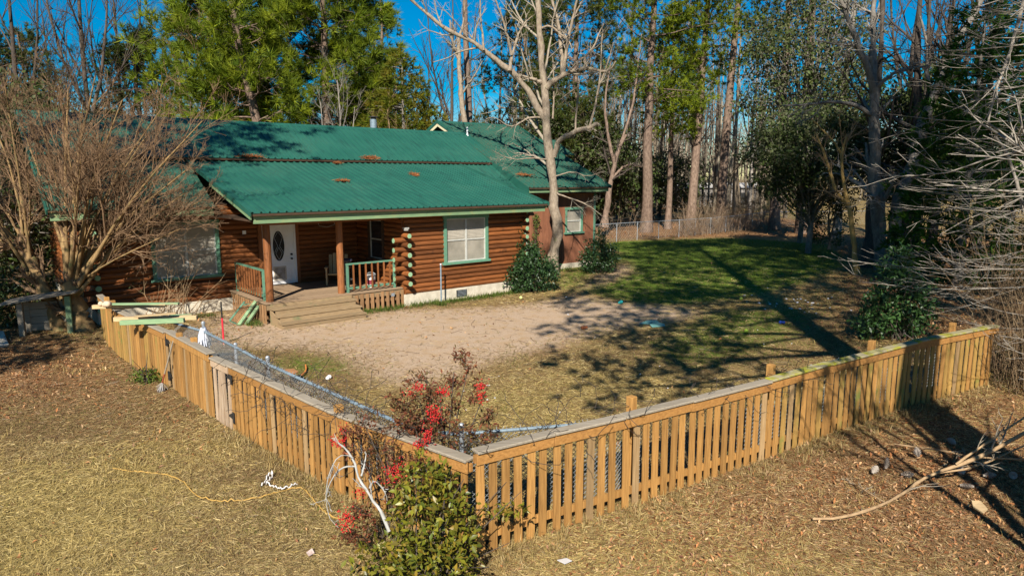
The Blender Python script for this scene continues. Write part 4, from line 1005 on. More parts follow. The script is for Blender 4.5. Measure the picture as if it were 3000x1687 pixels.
# ---- the pale bare tree in front of the wing
D0 = 28.3; cz = lambda l: [(1300+x/2.8975, y/2.8975) for x, y in l]
hl = [
 (px([(1618, 806), (1616, 770), (1627, 715), (1638, 680), (1626, 620), (1621, 550), (1616, 500), (1611, 440), (1604, 373), (1598, 310), (1594, 248), (1588, 205), (1585, 145), (1580, 85), (1578, 40), (1572, -30), (1570, -90)], D0), .235, .10),
 (px(cz([(870, 1020), (800, 930), (740, 800), (640, 680), (560, 600), (450, 520), (340, 430), (240, 350), (120, 300), (0, 240), (-130, 130), (-260, 20), (-330, -60)]), D0, -1.2), .145, .045),
 (px(cz([(560, 605), (575, 480), (620, 330), (680, 200), (750, 140)]), D0-.6, .4), .075, .02), (px(cz([(575, 470), (540, 300), (490, 130), (430, -20)]), D0-.6, -.5), .06, .025),
 (px(cz([(340, 430), (330, 300), (310, 150), (310, -30)]), D0-.8, .3), .045, .025), (px(cz([(845, 710), (750, 670), (640, 645), (600, 650)]), D0, -.4), .09, .04),
 (px(cz([(870, 745), (930, 690), (1010, 640), (1110, 600), (1220, 580), (1270, 590), (1380, 615), (1430, 580), (1460, 520)]), D0, -.8), .13, .025),
 (px(cz([(1010, 645), (1005, 500), (985, 300), (960, 130), (910, -20)]), D0-.2, .5), .085, .05), (px(cz([(1020, 620), (1040, 450), (1060, 300), (1100, 150), (1130, 0), (1150, -60)]), D0-.2, -.4), .075, .04), (px(cz([(1100, 150), (1150, 60), (1190, -20)]), D0-.4, 0), .04, .02),
 (px(cz([(1220, 585), (1180, 500), (1280, 400), (1310, 300), (1360, 200)]), D0-.5, .3), .055, .02),
 (px(cz([(935, 1330), (960, 1230), (1000, 1180), (1060, 1150), (1150, 1100), (1240, 1085), (1312, 1055)]), D0, -.9), .125, .085),
 (px(cz([(1240, 1070), (1290, 880), (1330, 650), (1340, 380), (1350, 250)]), D0-.7, .2), .05, .015), (px(cz([(1118, 1105), (1130, 900), (1150, 700), (1170, 500)]), D0-.5, .3), .04, .014), (px(cz([(1315, 740), (1400, 520), (1440, 360)]), D0-.6, .2), .035, .012),
 (px(cz([(925, 1010), (935, 850), (935, 700), (925, 480)]), D0, .4), .04, .016), (px(cz([(870, 1000), (720, 995), (640, 1050), (560, 1085), (430, 990), (360, 1010)]), D0, -1.2), .05, .012),
 (px([(1612, 560), (1650, 575), (1700, 590), (1745, 615), (1790, 660)], D0, -1.0), .04, .008), (px([(1612, 470), (1560, 462), (1500, 470), (1440, 440)], D0, -1.3), .035, .008), (px([(1618, 520), (1680, 500), (1720, 520), (1770, 500)], D0, -.8), .03, .008),
 (px(cz([(815, 250), (900, 210), (1000, 300), (1060, 340), (1090, 420)]), D0, -.5), .05, .02), (px(cz([(1140, 740), (1060, 790), (960, 870)]), D0-.4, .2), .03, .01)]
bt, Q, QR = bare('tall pale bare tree with knobbly trunk in front of the board-sided wing', G(1618, 806), hl, 11, 'bark_pale', 'twig_pale',
     [(7, .25, 1, .75, .30, .45, 7, .03, .14, 4, 'rel'), (4, .2, 1, .7, .55, .6, 5, .02, .18, 3, 'rel'), (3, .2, 1, .7, .6, .7, 4, .0, .2, 3, 'rel')], K=22, sides=12, fl=1.35)

# ---- the big many-stemmed tree on the left
cs = np.random.default_rng(4)
D1 = 17.6; st = []
tr1 = px([(245, 985), (225, 930), (215, 880), (205, 830)], D1); tr2 = px([(185, 985), (150, 900), (115, 820), (85, 760), (50, 720), (-20, 690)], D1, .5)
st.append((tr1, .30, .22)); st.append((tr2, .20, .10))
def fan(src, ends, r0, r1, D, dz=1.5):
    for (ex, ey) in ends:
        for _ in range(1):
          dd = cs.uniform(-dz, dz); ex += cs.uniform(-22, 22); ey += cs.uniform(-30, 30); f_ = cs.uniform(0, 1); sx, sy = src[0]+cs.uniform(-12, 12), src[1]+f_*70-20; mx, my = sx+(ex-sx)*.38+cs.uniform(-22, 22), sy+(ey-sy)*.52+cs.uniform(-22, 22)
          st.append(([W(sx, sy, D), W(mx, my, D+dd*.45), W(ex, ey, D+dd)], r0*cs.uniform(.55, .95), r1*.9))
fan((205, 830), [(60, 330), (110, 300), (150, 240), (200, 260), (240, 300), (270, 230), (320, 320), (300, 420), (180, 420), (130, 480), (230, 480)], .075, .018, D1)
fan((225, 810), [(370, 320), (420, 380), (470, 330), (500, 420), (540, 480), (560, 540), (580, 380), (520, 580), (450, 520)], .07, .014, D1)
fan((240, 800), [(380, 620), (440, 650), (520, 640), (560, 600), (610, 560)], .05, .010, D1, 2.2)
fan((85, 765), [(-120, 420), (-60, 330), (0, 260), (30, 400), (-160, 560), (60, 520)], .055, .014, D1+.3)
fan((50, 720), [(-200, 640), (-150, 500), (-90, 600)], .05, .012, D1+.5)
bare('huge multi-stemmed twiggy tree with two thick tan trunks in front of the house', G(215, 985), st, 12, 'bark_tan', 'twig_red',
     [(12, .25, 1, .5, .42, .55, 7, .04, .10, 4, 'rel'), (7, .2, 1, .55, .50, .6, 6, .02, .14, 3, 'rel'), (5, .1, 1, .6, .55, .7, 4, .02, .18, 3, 'rel')], K=14, sides=8, fl=1.3, name='multi_stem_tree')

# ---- pines behind the house, from left to right
def X(px_, D): return ((px_-CX)/F*D*1.0, D)
GRP = dict(per=6, m=26, size=.58, width=.022, fullness=1.1)
pine('broad bright pine at the left end of the pine group over the roof', X(640, 42), 15.5, .28, .16, 4.4, 31, nl=74, **GRP)
pine('leaning pine with a pale slanting trunk behind the left of the roof', X(815, 39), 19, .34, .24, 3.8, 32, lean=(-2.6, 0), nl=58, **GRP)
pine('dense pine just right of the leaning pale trunk behind the roof', X(800, 46), 21, .34, .16, 4.6, 33, nl=84, **GRP)
pine('tall dense pine in the middle of the group above the stove pipe', X(960, 42), 20, .34, .20, 4.4, 34, nl=84, **GRP)
pine('pine with thin top close left of the conical cedar', X(1060, 48), 16.5, .30, .16, 3.6, 35, nl=74, **GRP)
pine('narrow pine standing behind the tip of the conical cedar', X(1135, 54), 17, .28, .30, 2.4, 36, nl=46, per=5, m=16, size=.45)
pine('small low pine filling the gap above the roof ridge', X(720, 50), 11.5, .2, .08, 3.6, 37, nl=60, **GRP)
pine('dark pine far behind the twiggy tree at left', X(110, 55), 15.0, .28, .35, 3.8, 38, PINE_D, nl=60, per=6, fullness=1.4)
pine('flat-topped dark pine between the twiggy tree and the bright pines', X(440, 52), 14.2, .28, .40, 3.4, 39, PINE_D, nl=60, per=6, fullness=1.4)
pine('dark pine at the far left edge of the picture', X(-30, 50), 16, .3, .3, 4.2, 40, PINE_D, nl=60, per=6)
pine('pine with reddish bark and a high crown right of the cedar', X(1388, 46), 24, .30, .70, 3.4, 41, PINE_D, nl=26)
pine('shadowed pine behind the forks of the pale bare tree', X(1680, 52), 21, .32, .24, 4.4, 42, PINE_D+[(.075, .10, .016)], nl=80, per=7, m=18, size=.5, fullness=1.6)
pine('shadowed dense pine at left behind the limb of the pale bare tree', X(1530, 58), 19, .3, .2, 4.2, 49, PINE_D, nl=70, per=6, fullness=1.5)
pine('tall straight pine nearest the lawn with a vine-hung neighbour', X(1893, 50), 24, .40, .38, 4.2, 43, nl=54, per=6, lean=(.5, 0))
pine('vine-smothered pine leaning on the straight pine', X(1955, 53), 16, .25, .42, 3.0, 44, nl=60, per=6, lean=(-.3, 0), fullness=1.4)
pine('tall straight pine in the middle of the three beyond the lawn', X(2022, 53), 25, .36, .40, 3.6, 45, nl=44, per=6, lean=(1.1, 0))
pine('rightmost of the three tall straight pines beyond the lawn', X(2110, 52), 28, .36, .42, 3.8, 46, PINE_B+[(.04, .06, .014)], nl=46, per=6, lean=(1.2, 0))
pine('thick pine whose crown is lost behind the dark evergreen', X(2350, 49), 25, .42, .55, 4.2, 47, PINE_D, nl=30)
pine('thick stubby-trunked pine left of the dark evergreen', X(2268, 52), 22, .38, .55, 3.8, 48, PINE_D+[(.08, .11, .02)], nl=30)

# ---- cedar and other evergreens
def conifer(label, base, h, rad, seed, cols, n=900, m=14, size=.42, z0=.06, droop=.25, name='cedar_tree', group=None, mat='needle', width=.045, pw=.8, brown=None):
    rn = np.random.default_rng(seed); base = np.array([*base[:2], 0.0]); t = plant(name, label, 'tree', base, group)
    vb = VB(); vb.tubes(np.stack([base+np.array([0, 0, z]) for z in np.linspace(0, h*.97, 8)])[None], (h*.018*np.linspace(1, .1, 8))[None], 8)
    nb = 90; z = rn.uniform(z0, .95, nb)*h; az = rn.uniform(0, 2*math.pi, nb); L = rad*(1-z/h)**pw
    p0 = base+np.stack([0*z, 0*z, z], 1); p1 = p0+np.stack([np.cos(az)*L*.9, np.sin(az)*L*.9, L*.12], 1)
    vb.tubes(np.stack([p0, (p0+p1)/2+np.array([0, 0, .05]), p1], 1), np.repeat(np.array([[.03, .022, .008]]), nb, 0), 4)
    put(vb, 'trunk', M['bark_grey'], t, smooth=True)
    z = h*(1-(1-z0)*rn.uniform(0, 1, n)**.55); az = rn.uniform(0, 2*math.pi, n)
    lob = 1+.18*np.sin(az*5+z*2.1)+.14*np.sin(az*3-z*3.3)
    rr = rad*(1-z/h)**pw*lob*np.sqrt(rn.uniform(.25, 1, n))+.05
    C = base+np.stack([np.cos(az)*rr, np.sin(az)*rr, z], 1); D = nrm(np.stack([np.cos(az), np.sin(az), rn.uniform(.1, .9, n)], 1))
    cb = VB(); tufts(cb, C, D, rn, size, cols, m, width, .22, .75, droop)
    put(cb, 'crown', M[mat], t); return t
CED = [(.15, .17, .012), (.095, .125, .012), (.20, .155, .016)]
conifer('conical yellow-green cedar rising behind the roof right of the stove pipe', X(1190, 37), 10.6, 3.5, 51, CED, 2600, 18, .36, .05, .1, width=.026, pw=.62)
conifer('small cedar tucked against the left foot of the conical cedar', X(1085, 38), 5.6, 1.5, 52, CED, 600, 14, .36, width=.035)
conifer('dark cedar with bright green sprays at the right behind the bare branches', X(2820, 25), 10.5, 2.5, 53, [(.035, .10, .012), (.08, .17, .014), (.02, .055, .012)], 1500, 14, .36, .03, .15, width=.03, pw=.5)
conifer('tall black-green cedar at the upper right edge', X(2950, 30), 15, 3.0, 54, [(.014, .03, .010), (.025, .045, .014)], 1300, 14, .42, .2, .1, width=.035, pw=.5)
def broadleaf(label, base, h, rad, z0, seed, cols, n=7000, size=.17, name='evergreen_tree', trunk_r=.16, mat='leaf', bark='bark_grey', clumps=60, group=None, cat='tree', flat_=.75):
    rn = np.random.default_rng(seed); base = np.array([*base[:2], 0.0]); t = plant(name, label, cat, base, group)
    q = nrm(rn.normal(size=(clumps, 3))); q *= (rn.uniform(.15, 1, clumps)**.45)[:, None]
    C = base+np.stack([q[:, 0]*rad, q[:, 1]*rad, z0+(h-z0)*(.5+.5*q[:, 2])], 1)
    tp = [base+np.array([0, 0, z]) for z in np.linspace(-.05, h*.8, 7)]; tp = np.array(tp)+np.cumsum(rn.normal(size=(7, 3))*[.08, .08, 0], 0)
    vb = VB(); vb.tubes(resample(tp, 12)[None], (trunk_r*np.linspace(1.1, .2, 12))[None], 8)
    k = rn.uniform(.2, .8, clumps); s0 = np.stack([np.interp(k, np.linspace(0, 1, 7), tp[:, i]) for i in range(3)], 1); s0[:, 2] = np.minimum(s0[:, 2], C[:, 2])
    vb.tubes(np.stack([s0, (s0+C)/2+rn.normal(size=(clumps, 3))*.1*rad/3, C], 1), np.repeat(np.array([[.3, .2, .06]])*trunk_r, clumps, 0), 4)
    put(vb, 'trunk', M[bark], t, smooth=True)
    ci = rn.integers(0, clumps, n); cr = rad*.30*rn.uniform(.6, 1.3, clumps)[ci][:, None]
    d = nrm(rn.normal(size=(n, 3))); p = C[ci]+d*cr*(rn.uniform(0, 1, (n, 1))**.5)*np.array([1, 1, flat_])
    p[:, 2] = np.maximum(p[:, 2], .03)
    lb = VB(); leaves(lb, p, rn, size, cols, .25, d*.6, .5, .3); put(lb, 'foliage', M[mat], t); return t
DK = [(.036, .06, .014), (.065, .10, .02), (.10, .105, .05)]
broadleaf('spreading dark evergreen hanging over the far right corner of the lawn', X(2370, 36), 7.6, 3.4, 2.6, 61, DK+[(.09, .10, .05)], 22000, .19, clumps=130)
broadleaf('tall dark evergreen rising above the spreading one at upper right', X(2340, 42), 15, 4.2, 5.5, 62, DK+[(.09, .11, .025), (.08, .07, .045)], 15000, .22, clumps=150)
broadleaf('dark leafy evergreen behind the leaning oak trunks', X(2680, 34), 9, 3.2, 2.2, 63, DK, 18000, .24, clumps=90)
broadleaf('small multi-stemmed evergreen at the lawn edge below the spreading one', X(2420, 38), 3.2, 1.4, .3, 64, DK, 2500, .15, clumps=30, trunk_r=.08)
broadleaf('dark thicket tree beyond the wing roof', X(1760, 56), 7.5, 4.5, .8, 65, DK+[(.06, .055, .035)], 18000, .3, clumps=90)
broadleaf('shaded understory tree left of the straight pines', X(1960, 62), 6.5, 3.0, .6, 66, DK+[(.06, .055, .035)], 6000, .24, clumps=50)
broadleaf('dark evergreen behind the house seen through the left part of the twiggy tree', (-23, 31), 9, 4.5, .3, 164, DK+[(.07, .055, .03)], 14000, .26, clumps=90)
broadleaf('dark evergreen thicket filling the left edge behind the shrub', (-17.5, 24), 6.5, 3.2, .2, 165, DK+[(.07, .055, .03)], 12000, .22, clumps=80)
broadleaf('dark tangled evergreen behind the lower limbs of the pale bare tree', (4.2, 52), 10, 4.2, 1.0, 166, DK+[(.06, .055, .035)], 15000, .28, clumps=90)
# off-frame evergreens on the right whose shade falls on the far corner
broadleaf('dense evergreen just outside the right side of the yard', (18.6, 16.5), 11, 3.0, 1.5, 67, DK, 9000, .2, clumps=70)
pine('tall pine standing outside the right end of the fence', (6.25, 4.3), 29, .50, .42, 7.6, 71, PINE_B, nl=100, per=8, wig=.08, limb0=1.1, fullness=1.3, extra=[(7.4, 3.5, 5.0), (7.8, 3.2, 6.0), (8.3, 3.35, 5.6), (8.7, 3.05, 6.3), (9.2, 3.5, 6.0), (9.7, 3.1, 4.6), (10.2, 3.6, 5.6), (10.7, 3.0, 6.8), (11.2, 3.3, 5.5), (11.8, .3, 5.0), (12.3, 2.9, 6.0), (12.8, 3.3, 6.5), (10.4, .4, 4.5), (13.4, 2.9, 6.5), (14.0, 2.7, 6.0), (15, 3.2, 6.5), (16, 2.8, 6.5), (17, .4, 5.0)])
pine('very tall pine outside the yard on the right', (9.6, -9), 37, .42, .60, 6.5, 76, PINE_D, nl=50, per=5)
bare('low spreading bare tree just outside the right edge', (5.3, 4.2, 0), [([(5.3, 4.2, 0), (5.4, 4.3, 1.8), (5.7, 4.5, 4.0), (5.9, 4.6, 6.8)], .10, .03), ([(5.35, 4.2, 1.4), (6.1, 4.6, 3.4), (6.9, 5.0, 5.2)], .06, .02), ([(5.35, 4.2, 1.6), (4.9, 4.4, 3.8), (4.6, 4.5, 6.0)], .06, .02)], 176, 'bark_grey', 'twig_grey', [(9, .2, 1, .7, .45, .5, 6, .03, .12, 4, 'rel'), (6, .2, 1, .7, .5, .6, 5, .02, .16, 3, 'rel'), (5, .1, 1, .7, .5, .7, 4, .0, .2, 3, 'rel')])
pine('tall pine further out beyond the right side of the yard', (12.5, 3.5), 29, .36, .50, 6.0, 75, PINE_D, nl=44, per=5)
pine('pine outside the yard right of the fence end', (13.6, 13.5), 21, .32, .30, 4.8, 72, PINE_D, nl=34, per=4)
pine('tall pine left of the twiggy tree beyond the picture edge', (-14.4, 12.4), 20.5, .34, .55, 5.0, 73, PINE_B, nl=60, per=6, m=18, size=.5, fullness=1.4)
broadleaf('dense evergreen outside the left edge of the lawn', (-13.6, 8.6), 8.5, 2.6, 1.5, 74, DK, 8000, .2, clumps=60)

# ---- bare trees
oak = [(8, .2, 1, .75, .36, .5, 7, .04, .14, 4, 'rel'), (5, .2, 1, .7, .5, .6, 5, .02, .18, 3, 'rel'), (4, .2, 1, .7, .55, .7, 4, .0, .2, 3, 'rel')]
c5 = lambda l: [(2000+x/2.07, y/2.07) for x, y in l]
bare('large grey oak with a high fork, tallest trunk right of the lawn', G(2592, 800), [(px([(2592, 800)]+c5([(1185, 1400), (1170, 1100), (1165, 800), (1162, 530)]), 29.3), .30, .19), (px(c5([(1160, 560), (1145, 480), (1090, 330), (1030, 200), (950, -40)]), 29.3, -.6), .15, .08), (px(c5([(1163, 540), (1155, 400), (1150, 200), (1165, -60)]), 29.3, .6), .15, .09), (px(c5([(1170, 540), (1220, 490), (1300, 430), (1420, 410), (1500, 395)]), 29.3, -1.2), .09, .03), (px(c5([(1140, 700), (1050, 630), (900, 615), (740, 640), (600, 640)]), 29.3, -1.2), .10, .03), (px(c5([(1090, 330), (1050, 275), (920, 270), (800, 240)]), 29.3, -.9), .07, .02)],
     81, 'bark_grey', 'twig_grey', oak, name='oak_tree', sides=10)
bare('dark oak leaning far to the right behind the bare branches', G(2618, 790), [(px([(2602, 800)]+c5([(1300, 1250), (1345, 1120), (1400, 930), (1450, 750), (1530, 580), (1610, 380), (1680, 220), (1800, 30), (1830, -60)]), 30.2), .30, .12), (px(c5([(1530, 590), (1480, 480), (1490, 300), (1440, 100)]), 30.2, .4), .10, .04)], 82, 'bark_grey', 'twig_dark', oak, name='oak_tree')
bare('black trunk between the leaning oak and the thin right trunk', G(2650, 780), [(px([(2645, 790)]+c5([(1365, 1200), (1385, 1000), (1430, 700), (1420, 300), (1440, -60)]), 31), .26, .10)], 83, 'twig_dark', 'twig_dark', oak, name='oak_tree')
bare('thin dark trunk standing rightmost of the oak group', G(2682, 775), [(px([(2680, 780)]+c5([(1440, 1200), (1455, 1000), (1470, 600), (1500, -50)]), 31.5), .17, .06)], 84, 'twig_dark', 'twig_dark', oak, name='oak_tree')
bare('dark trunk close left of the large grey oak', G(2545, 790), [(px([(2540, 790)]+c5([(1145, 1100), (1150, 800), (1200, 400), (1215, -60)]), 30.5), .20, .08)], 85, 'twig_dark', 'twig_dark', oak, name='oak_tree')
bare('slender tree with two smooth yellow stems right of the lawn', G(2515, 805), [(px([(2510, 805)]+c5([(1020, 1300), (990, 1190), (975, 1100), (960, 960), (970, 900), (1000, 820)]), 28.2), .12, .05), (px(c5([(1000, 1240), (940, 1180), (900, 1070), (880, 1000), (850, 900), (800, 800)]), 28.2, -.3), .085, .03), (px(c5([(965, 940), (920, 860), (860, 800), (780, 720)]), 28.2, .3), .05, .02)], 86, 'bark_yellow', 'twig_tan', oak, name='slender_tree')
bare('white-barked bare tree beside the reddish pine trunk', X(1352, 44), [(px([(1366, 420), (1352, 290), (1345, 180), (1342, 100)], 44), .20, .10), (px([(1346, 180), (1325, 130), (1318, 60)], 44), .1, .04), (px([(1343, 120), (1358, 70), (1362, 10)], 44), .08, .03)], 87, 'bark_pale', 'twig_pale', oak)
bare('crooked bare tree with a thick pale trunk beyond the wing roof corner', X(1785, 47), [(px([(1770, 665), (1785, 560), (1800, 480), (1815, 430), (1835, 395)], 47), .24, .11), (px([(1800, 480), (1780, 400), (1770, 300), (1790, 180)], 47), .13, .04), (px([(1795, 520), (1835, 480), (1880, 490)], 47), .1, .04), (px([(1815, 430), (1850, 330), (1865, 230), (1880, 100)], 47, 1), .10, .03)], 88, 'bark_pine', 'twig_dark', oak)
for (pp, hh, D, sd, lab, mt) in ((290, 24, 48, 91, 'tallest dark bare tree against the blue sky at upper left', 'twig_dark'), (95, 22, 46, 92, 'dark bare tree near the left edge against the sky', 'twig_dark'), (185, 19, 60, 93, 'slim bare tree between the two dark ones at upper left', 'twig_dark'), (455, 19, 58, 94, 'slim dark bare tree beside the flat-topped pine', 'twig_dark'),
                             (385, 20, 52, 191, 'thin bare tree right of the tallest dark one at upper left', 'twig_dark'), (1330, 22, 62, 95, 'fine bare tree against the sky right of the cedar', 'twig_dark'), (1465, 18, 60, 96, 'bare twiggy tree low behind the raised roof gable', 'twig_grey'), (1260, 16, 66, 97, 'distant fine-twigged tree in the sky gap right of the cedar', 'twig_dark'),
                             (1810, 17, 64, 98, 'grey bare tree in the sky gap left of the straight pines', 'twig_grey'), (2190, 18, 66, 99, 'fine grey bare tree right of the three straight pines', 'twig_grey'), (2450, 20, 44, 100, 'bare tree tangled in front of the tall dark evergreen', 'twig_grey'), (2730, 22, 40, 101, 'dark bare tree against the sky at upper right', 'twig_dark'), (2860, 20, 36, 102, 'dark bare tree nearest the upper right corner', 'twig_dark'), (2630, 22, 46, 103, 'dark bare tree against the sky right of the forked oak', 'twig_dark'), (1000, 9, 37, 104, 'low dead grey tree close behind the stove pipe', 'twig_grey'), (1140, 7.5, 35.5, 105, 'brown dead shrub tree in front of the cedar', 'twig_tan'), (610, 12, 40, 106, 'thin pale bare sapling in front of the bright left pine', 'twig_tan')):
    b0 = np.array([*X(pp, D), 0.]); r_ = .011*hh
    bare(lab, b0, [([b0, b0+(.1, 0, hh*.25), b0+(-.1, .2, hh*.5), b0+(.2, .1, hh*.75), b0+(.1, 0, hh)], r_, .02), ([b0+(0, 0, hh*.3), b0+(hh*.06, .3, hh*.5), b0+(hh*.1, .3, hh*.85)], r_*.5, .02), ([b0+(0, 0, hh*.35), b0+(-hh*.07, -.3, hh*.55), b0+(-hh*.1, .3, hh*.88)], r_*.5, .02)],
         sd, mt, mt, [(9, .25, 1, .55, .36, .5, 6, .06, .10, 4, 'rel'), (5, .15, 1, .55, .5, .65, 5, .04, .14, 3, 'rel'), (4, .1, 1, .55, .55, .75, 4, .03, .16, 3, 'rel')])

# ---- bare tree at the right edge, its limbs sweeping in to the left
rn = np.random.default_rng(77); tb = np.array([10.2, 12.6, 0]); ls = [([tb, tb+(.15, 0, 1.5), tb+(-.1, .1, 3.2), tb+(.2, 0, 5.2), tb+(.1, .1, 8)], .10, .04), (px([(3010, -40), (2985, 60), (2950, 180), (2905, 300), (2895, 360)], 12.4), .035, .02), (px([(2915, 400), (2945, 440), (2970, 500), (3000, 620)], 12.3), .025, .03)]
for k in range(60):
    z = .75+7.0*((k+rn.uniform(-.5, .5))/60)**.92; s0 = tb+np.array([rn.uniform(-.3, .9), rn.uniform(-1.2, .9), z]); L = rn.uniform(1.8, 4.3)*(1 if z > 2.0 else .7); dy = rn.uniform(-1.2, .9); sag = rn.uniform(-.40, -.05)
    ls.append(([s0, s0+(-L*.3, dy*.3, sag*.75), s0+(-L*.65, dy*.65, sag*1.0), s0+(-L, dy, sag*.75+.12)], .0115*rn.uniform(.6, 1.3), .0035))
bare('leafless tree at the right edge with long pale limbs sweeping left', tb, ls, 78, 'twig_grey', 'twig_grey', [(5, .12, 1, .38, .40, .6, 8, .03, .06, 3, 'rel'), (2, .2, 1, .45, .45, .7, 5, .05, .08, 3, 'rel')], K=14, sides=5, fl=None)
# thicket of canes under it
n = 520; B0 = np.stack([rn.uniform(9.2, 12.5, n), rn.uniform(10.6, 14.5, n), np.zeros(n)], 1); k = B0[:, 0]/B0[:, 1] > .70; B0 = B0[k]; n = len(B0); hh = rn.uniform(.8, 3.6, n)
d = rn.normal(size=(n, 3))*.25; P = np.stack([B0, B0+d*hh[:, None]*.3+np.stack([0*hh, 0*hh, hh*.5], 1), B0+d*hh[:, None]*.9+np.stack([0*hh, 0*hh, hh], 1)], 1)
vb = VB(); R = np.repeat(np.array([[.008, .006, .003]]), n, 0); vb.tubes(P, R, 3, np.repeat(palette(rn, n, [(.20, .13, .07), (.34, .25, .15), (.12, .08, .05)]), 9, 0))
C, CR_ = grow(P, R, 5, .2, 1, .8, .35, .7, 3, 0, .2, rn); vb.tubes(C, CR_, 3, np.repeat(palette(rn, len(C), [(.20, .13, .07), (.34, .25, .15), (.12, .08, .05)]), 9, 0))
o = vb.build('brush', M['blade'], None, (9.8, 12, 0)); o['kind'] = 'stuff'
# fallen limb and its twigs
fl_ = [G(2380, 1519, .04), G(2450, 1520, .06), G(2560, 1490, .08), G(2640, 1450, .10), G(2710, 1395, .14), G(2790, 1370, .3), G(2900, 1325, .5), G(3010, 1262, .8)]
bare('long fallen limb lying across the leaf litter at lower right', G(2560, 1490), [(fl_, .017, .026), ([G(2740, 1385, .2), G(2850, 1372, .25), G(3010, 1300, .5)], .016, .01), ([G(2600, 1475, .08), G(2540, 1440, .08), G(2480, 1400, .05)], .012, .006), ([G(2620, 1300, .1), G(2760, 1320, .2), G(2860, 1340, .3), G(3010, 1345, .45)], .014, .012), ([G(2800, 1360, .35), G(2900, 1290, .65), G(3020, 1210, 1.0)], .016, .012)], 79, 'twig_tan', 'twig_pale', [(6, .1, 1, .7, .22, .6, 4, 0, .15, 3, 'rel'), (3, .2, 1, .7, .5, .7, 3, 0, .2, 3, 'rel')], cat='fallen branch', name='fallen_branch', fl=None, sides=7)
# dead silvery branch over the corner shrub
c6 = lambda l: [(850+x/2.109, 1000+y/2.109) for x, y in l]
bare('dead silvery branch leaning head-down over the corner shrub', G(1140, 1560, .1), [(px(c6([(612, 1172), (575, 1080), (560, 1040), (510, 985), (470, 905), (425, 850), (405, 790), (400, 745), (345, 660), (300, 630)]), 6.45, .35), .019, .009), (px(c6([(402, 770), (340, 772), (290, 800), (240, 880), (215, 990)]), 6.75, .1), .010, .004), (px(c6([(440, 830), (460, 760), (470, 690)]), 6.7, .1), .012, .004), (px(c6([(490, 905), (520, 850), (590, 930), (600, 980)]), 6.6, .1), .009, .003), (px(c6([(390, 720), (330, 690), (270, 740), (220, 880), (230, 1080), (300, 1150)]), 6.7, -.1), .006, .003)],
     80, 'twig_silver', 'twig_silver', [(5, .2, 1, .7, .22, .5, 5, 0, .18, 3, 'rel'), (2, .2, 1, .7, .5, .7, 4, 0, .2, 3, 'rel')], cat='dead branch', name='dead_branch', fl=None, sides=8)

# ================================================================== SHRUBS
def shrub(label, base, blobs, seed, cols, n, size, mat='leaf', stems=14, name='shrub', sr=.012, stemmat='twig_dark', group=None, cat='shrub', narrow=.5, up=.3):
    """blobs: (x, y, z, rx, ry, rz, weight) about the base"""
    rn = np.random.default_rng(seed); base = np.array([*base[:2], 0.0]); t = plant(name, label, cat, base, group); bl = np.array(blobs, float)
    wt = bl[:, 6]/bl[:, 6].sum(); ci = rn.choice(len(bl), n, p=wt); d = nrm(rn.normal(size=(n, 3)))
    lob = 1+.15*np.sin(d[:, 0]*9+ci)+.15*np.sin(d[:, 2]*11+d[:, 1]*7)
    p = base+bl[ci, :3]+d*bl[ci, 3:6]*((rn.uniform(.25, 1, n)**.5)*lob)[:, None]; p[:, 2] = np.maximum(p[:, 2], .02)
    lb = VB(); leaves(lb, p, rn, size, cols, up, d*.5, narrow, .3); put(lb, 'foliage', M[mat], t)
    e = base+bl[rn.integers(0, len(bl), stems), :3]+rn.normal(size=(stems, 3))*bl[:, 3].mean()*.5; e[:, 2] = np.abs(e[:, 2])+.1; s0 = base+rn.normal(size=(stems, 3))*[.1, .1, 0]
    vb = VB(); vb.tubes(np.stack([s0, (s0*.6+e*.4)+np.array([0, 0, .1]), e], 1), np.repeat(np.array([[1, .7, .3]])*sr, stems, 0), 4); put(vb, 'stems', M[stemmat], t); return t
HOL = [(.022, .055, .015), (.04, .085, .024), (.014, .034, .011)]
shrub('dark holly bush climbing the right corner of the log wall', G(1562, 855), [(0, 0, .7, .85, .7, .75, 5), (-.15, .2, 1.2, .5, .4, .6, 2.2), (-.45, .5, 1.9, .2, .2, .75, .8), (.5, .2, .6, .5, .5, .6, 2), (-.5, -.1, .5, .5, .4, .55, 2)], 201, HOL, 5200, .105, 'gloss_leaf')
shrub('rounded dark holly bush at the far corner of the board wing', G(1752, 800), [(0, 0, .75, .75, .6, .75, 4), (.45, .1, .6, .45, .45, .6, 1.5), (.1, .3, 1.4, .25, .25, .5, .6), (-.4, 0, .5, .4, .4, .5, 1.3)], 202, HOL, 3400, .11, 'gloss_leaf')
shrub('leafy vine climbing the board siding behind the pale tree', HW(19.05, 21.05), [(0, 0, 1.0, .12, .1, 1.0, 1), (.05, .05, 2.2, .14, .08, .3, .6)], 203, [(.10, .14, .02), (.06, .10, .02)], 420, .09, name='vine', cat='vine')
shrub('large-leaved green bush rising behind the far end of the right fence', G(2640, 1000), [(0, .3, .9, .75, .6, .9, 4), (-.6, .1, .7, .4, .4, .65, 1.5), (.5, .4, .8, .5, .5, .8, 2.5), (0, .5, 1.9, .35, .35, .5, 1), (-.9, 0, .45, .3, .3, .4, .6)], 204, [(.03, .075, .018), (.055, .12, .03), (.02, .045, .014)], 3600, .13, 'gloss_leaf', up=.5)
shrub('dark green shrub at the left edge behind the wooden shelter', G(45, 955), [(0, 0, .8, 1.0, .8, .8, 4), (-.8, .2, .9, .8, .8, .9, 3), (.6, .3, .6, .5, .5, .6, 1)], 205, [(.03, .055, .012), (.055, .09, .018), (.018, .032, .01)], 5200, .10, 'gloss_leaf')
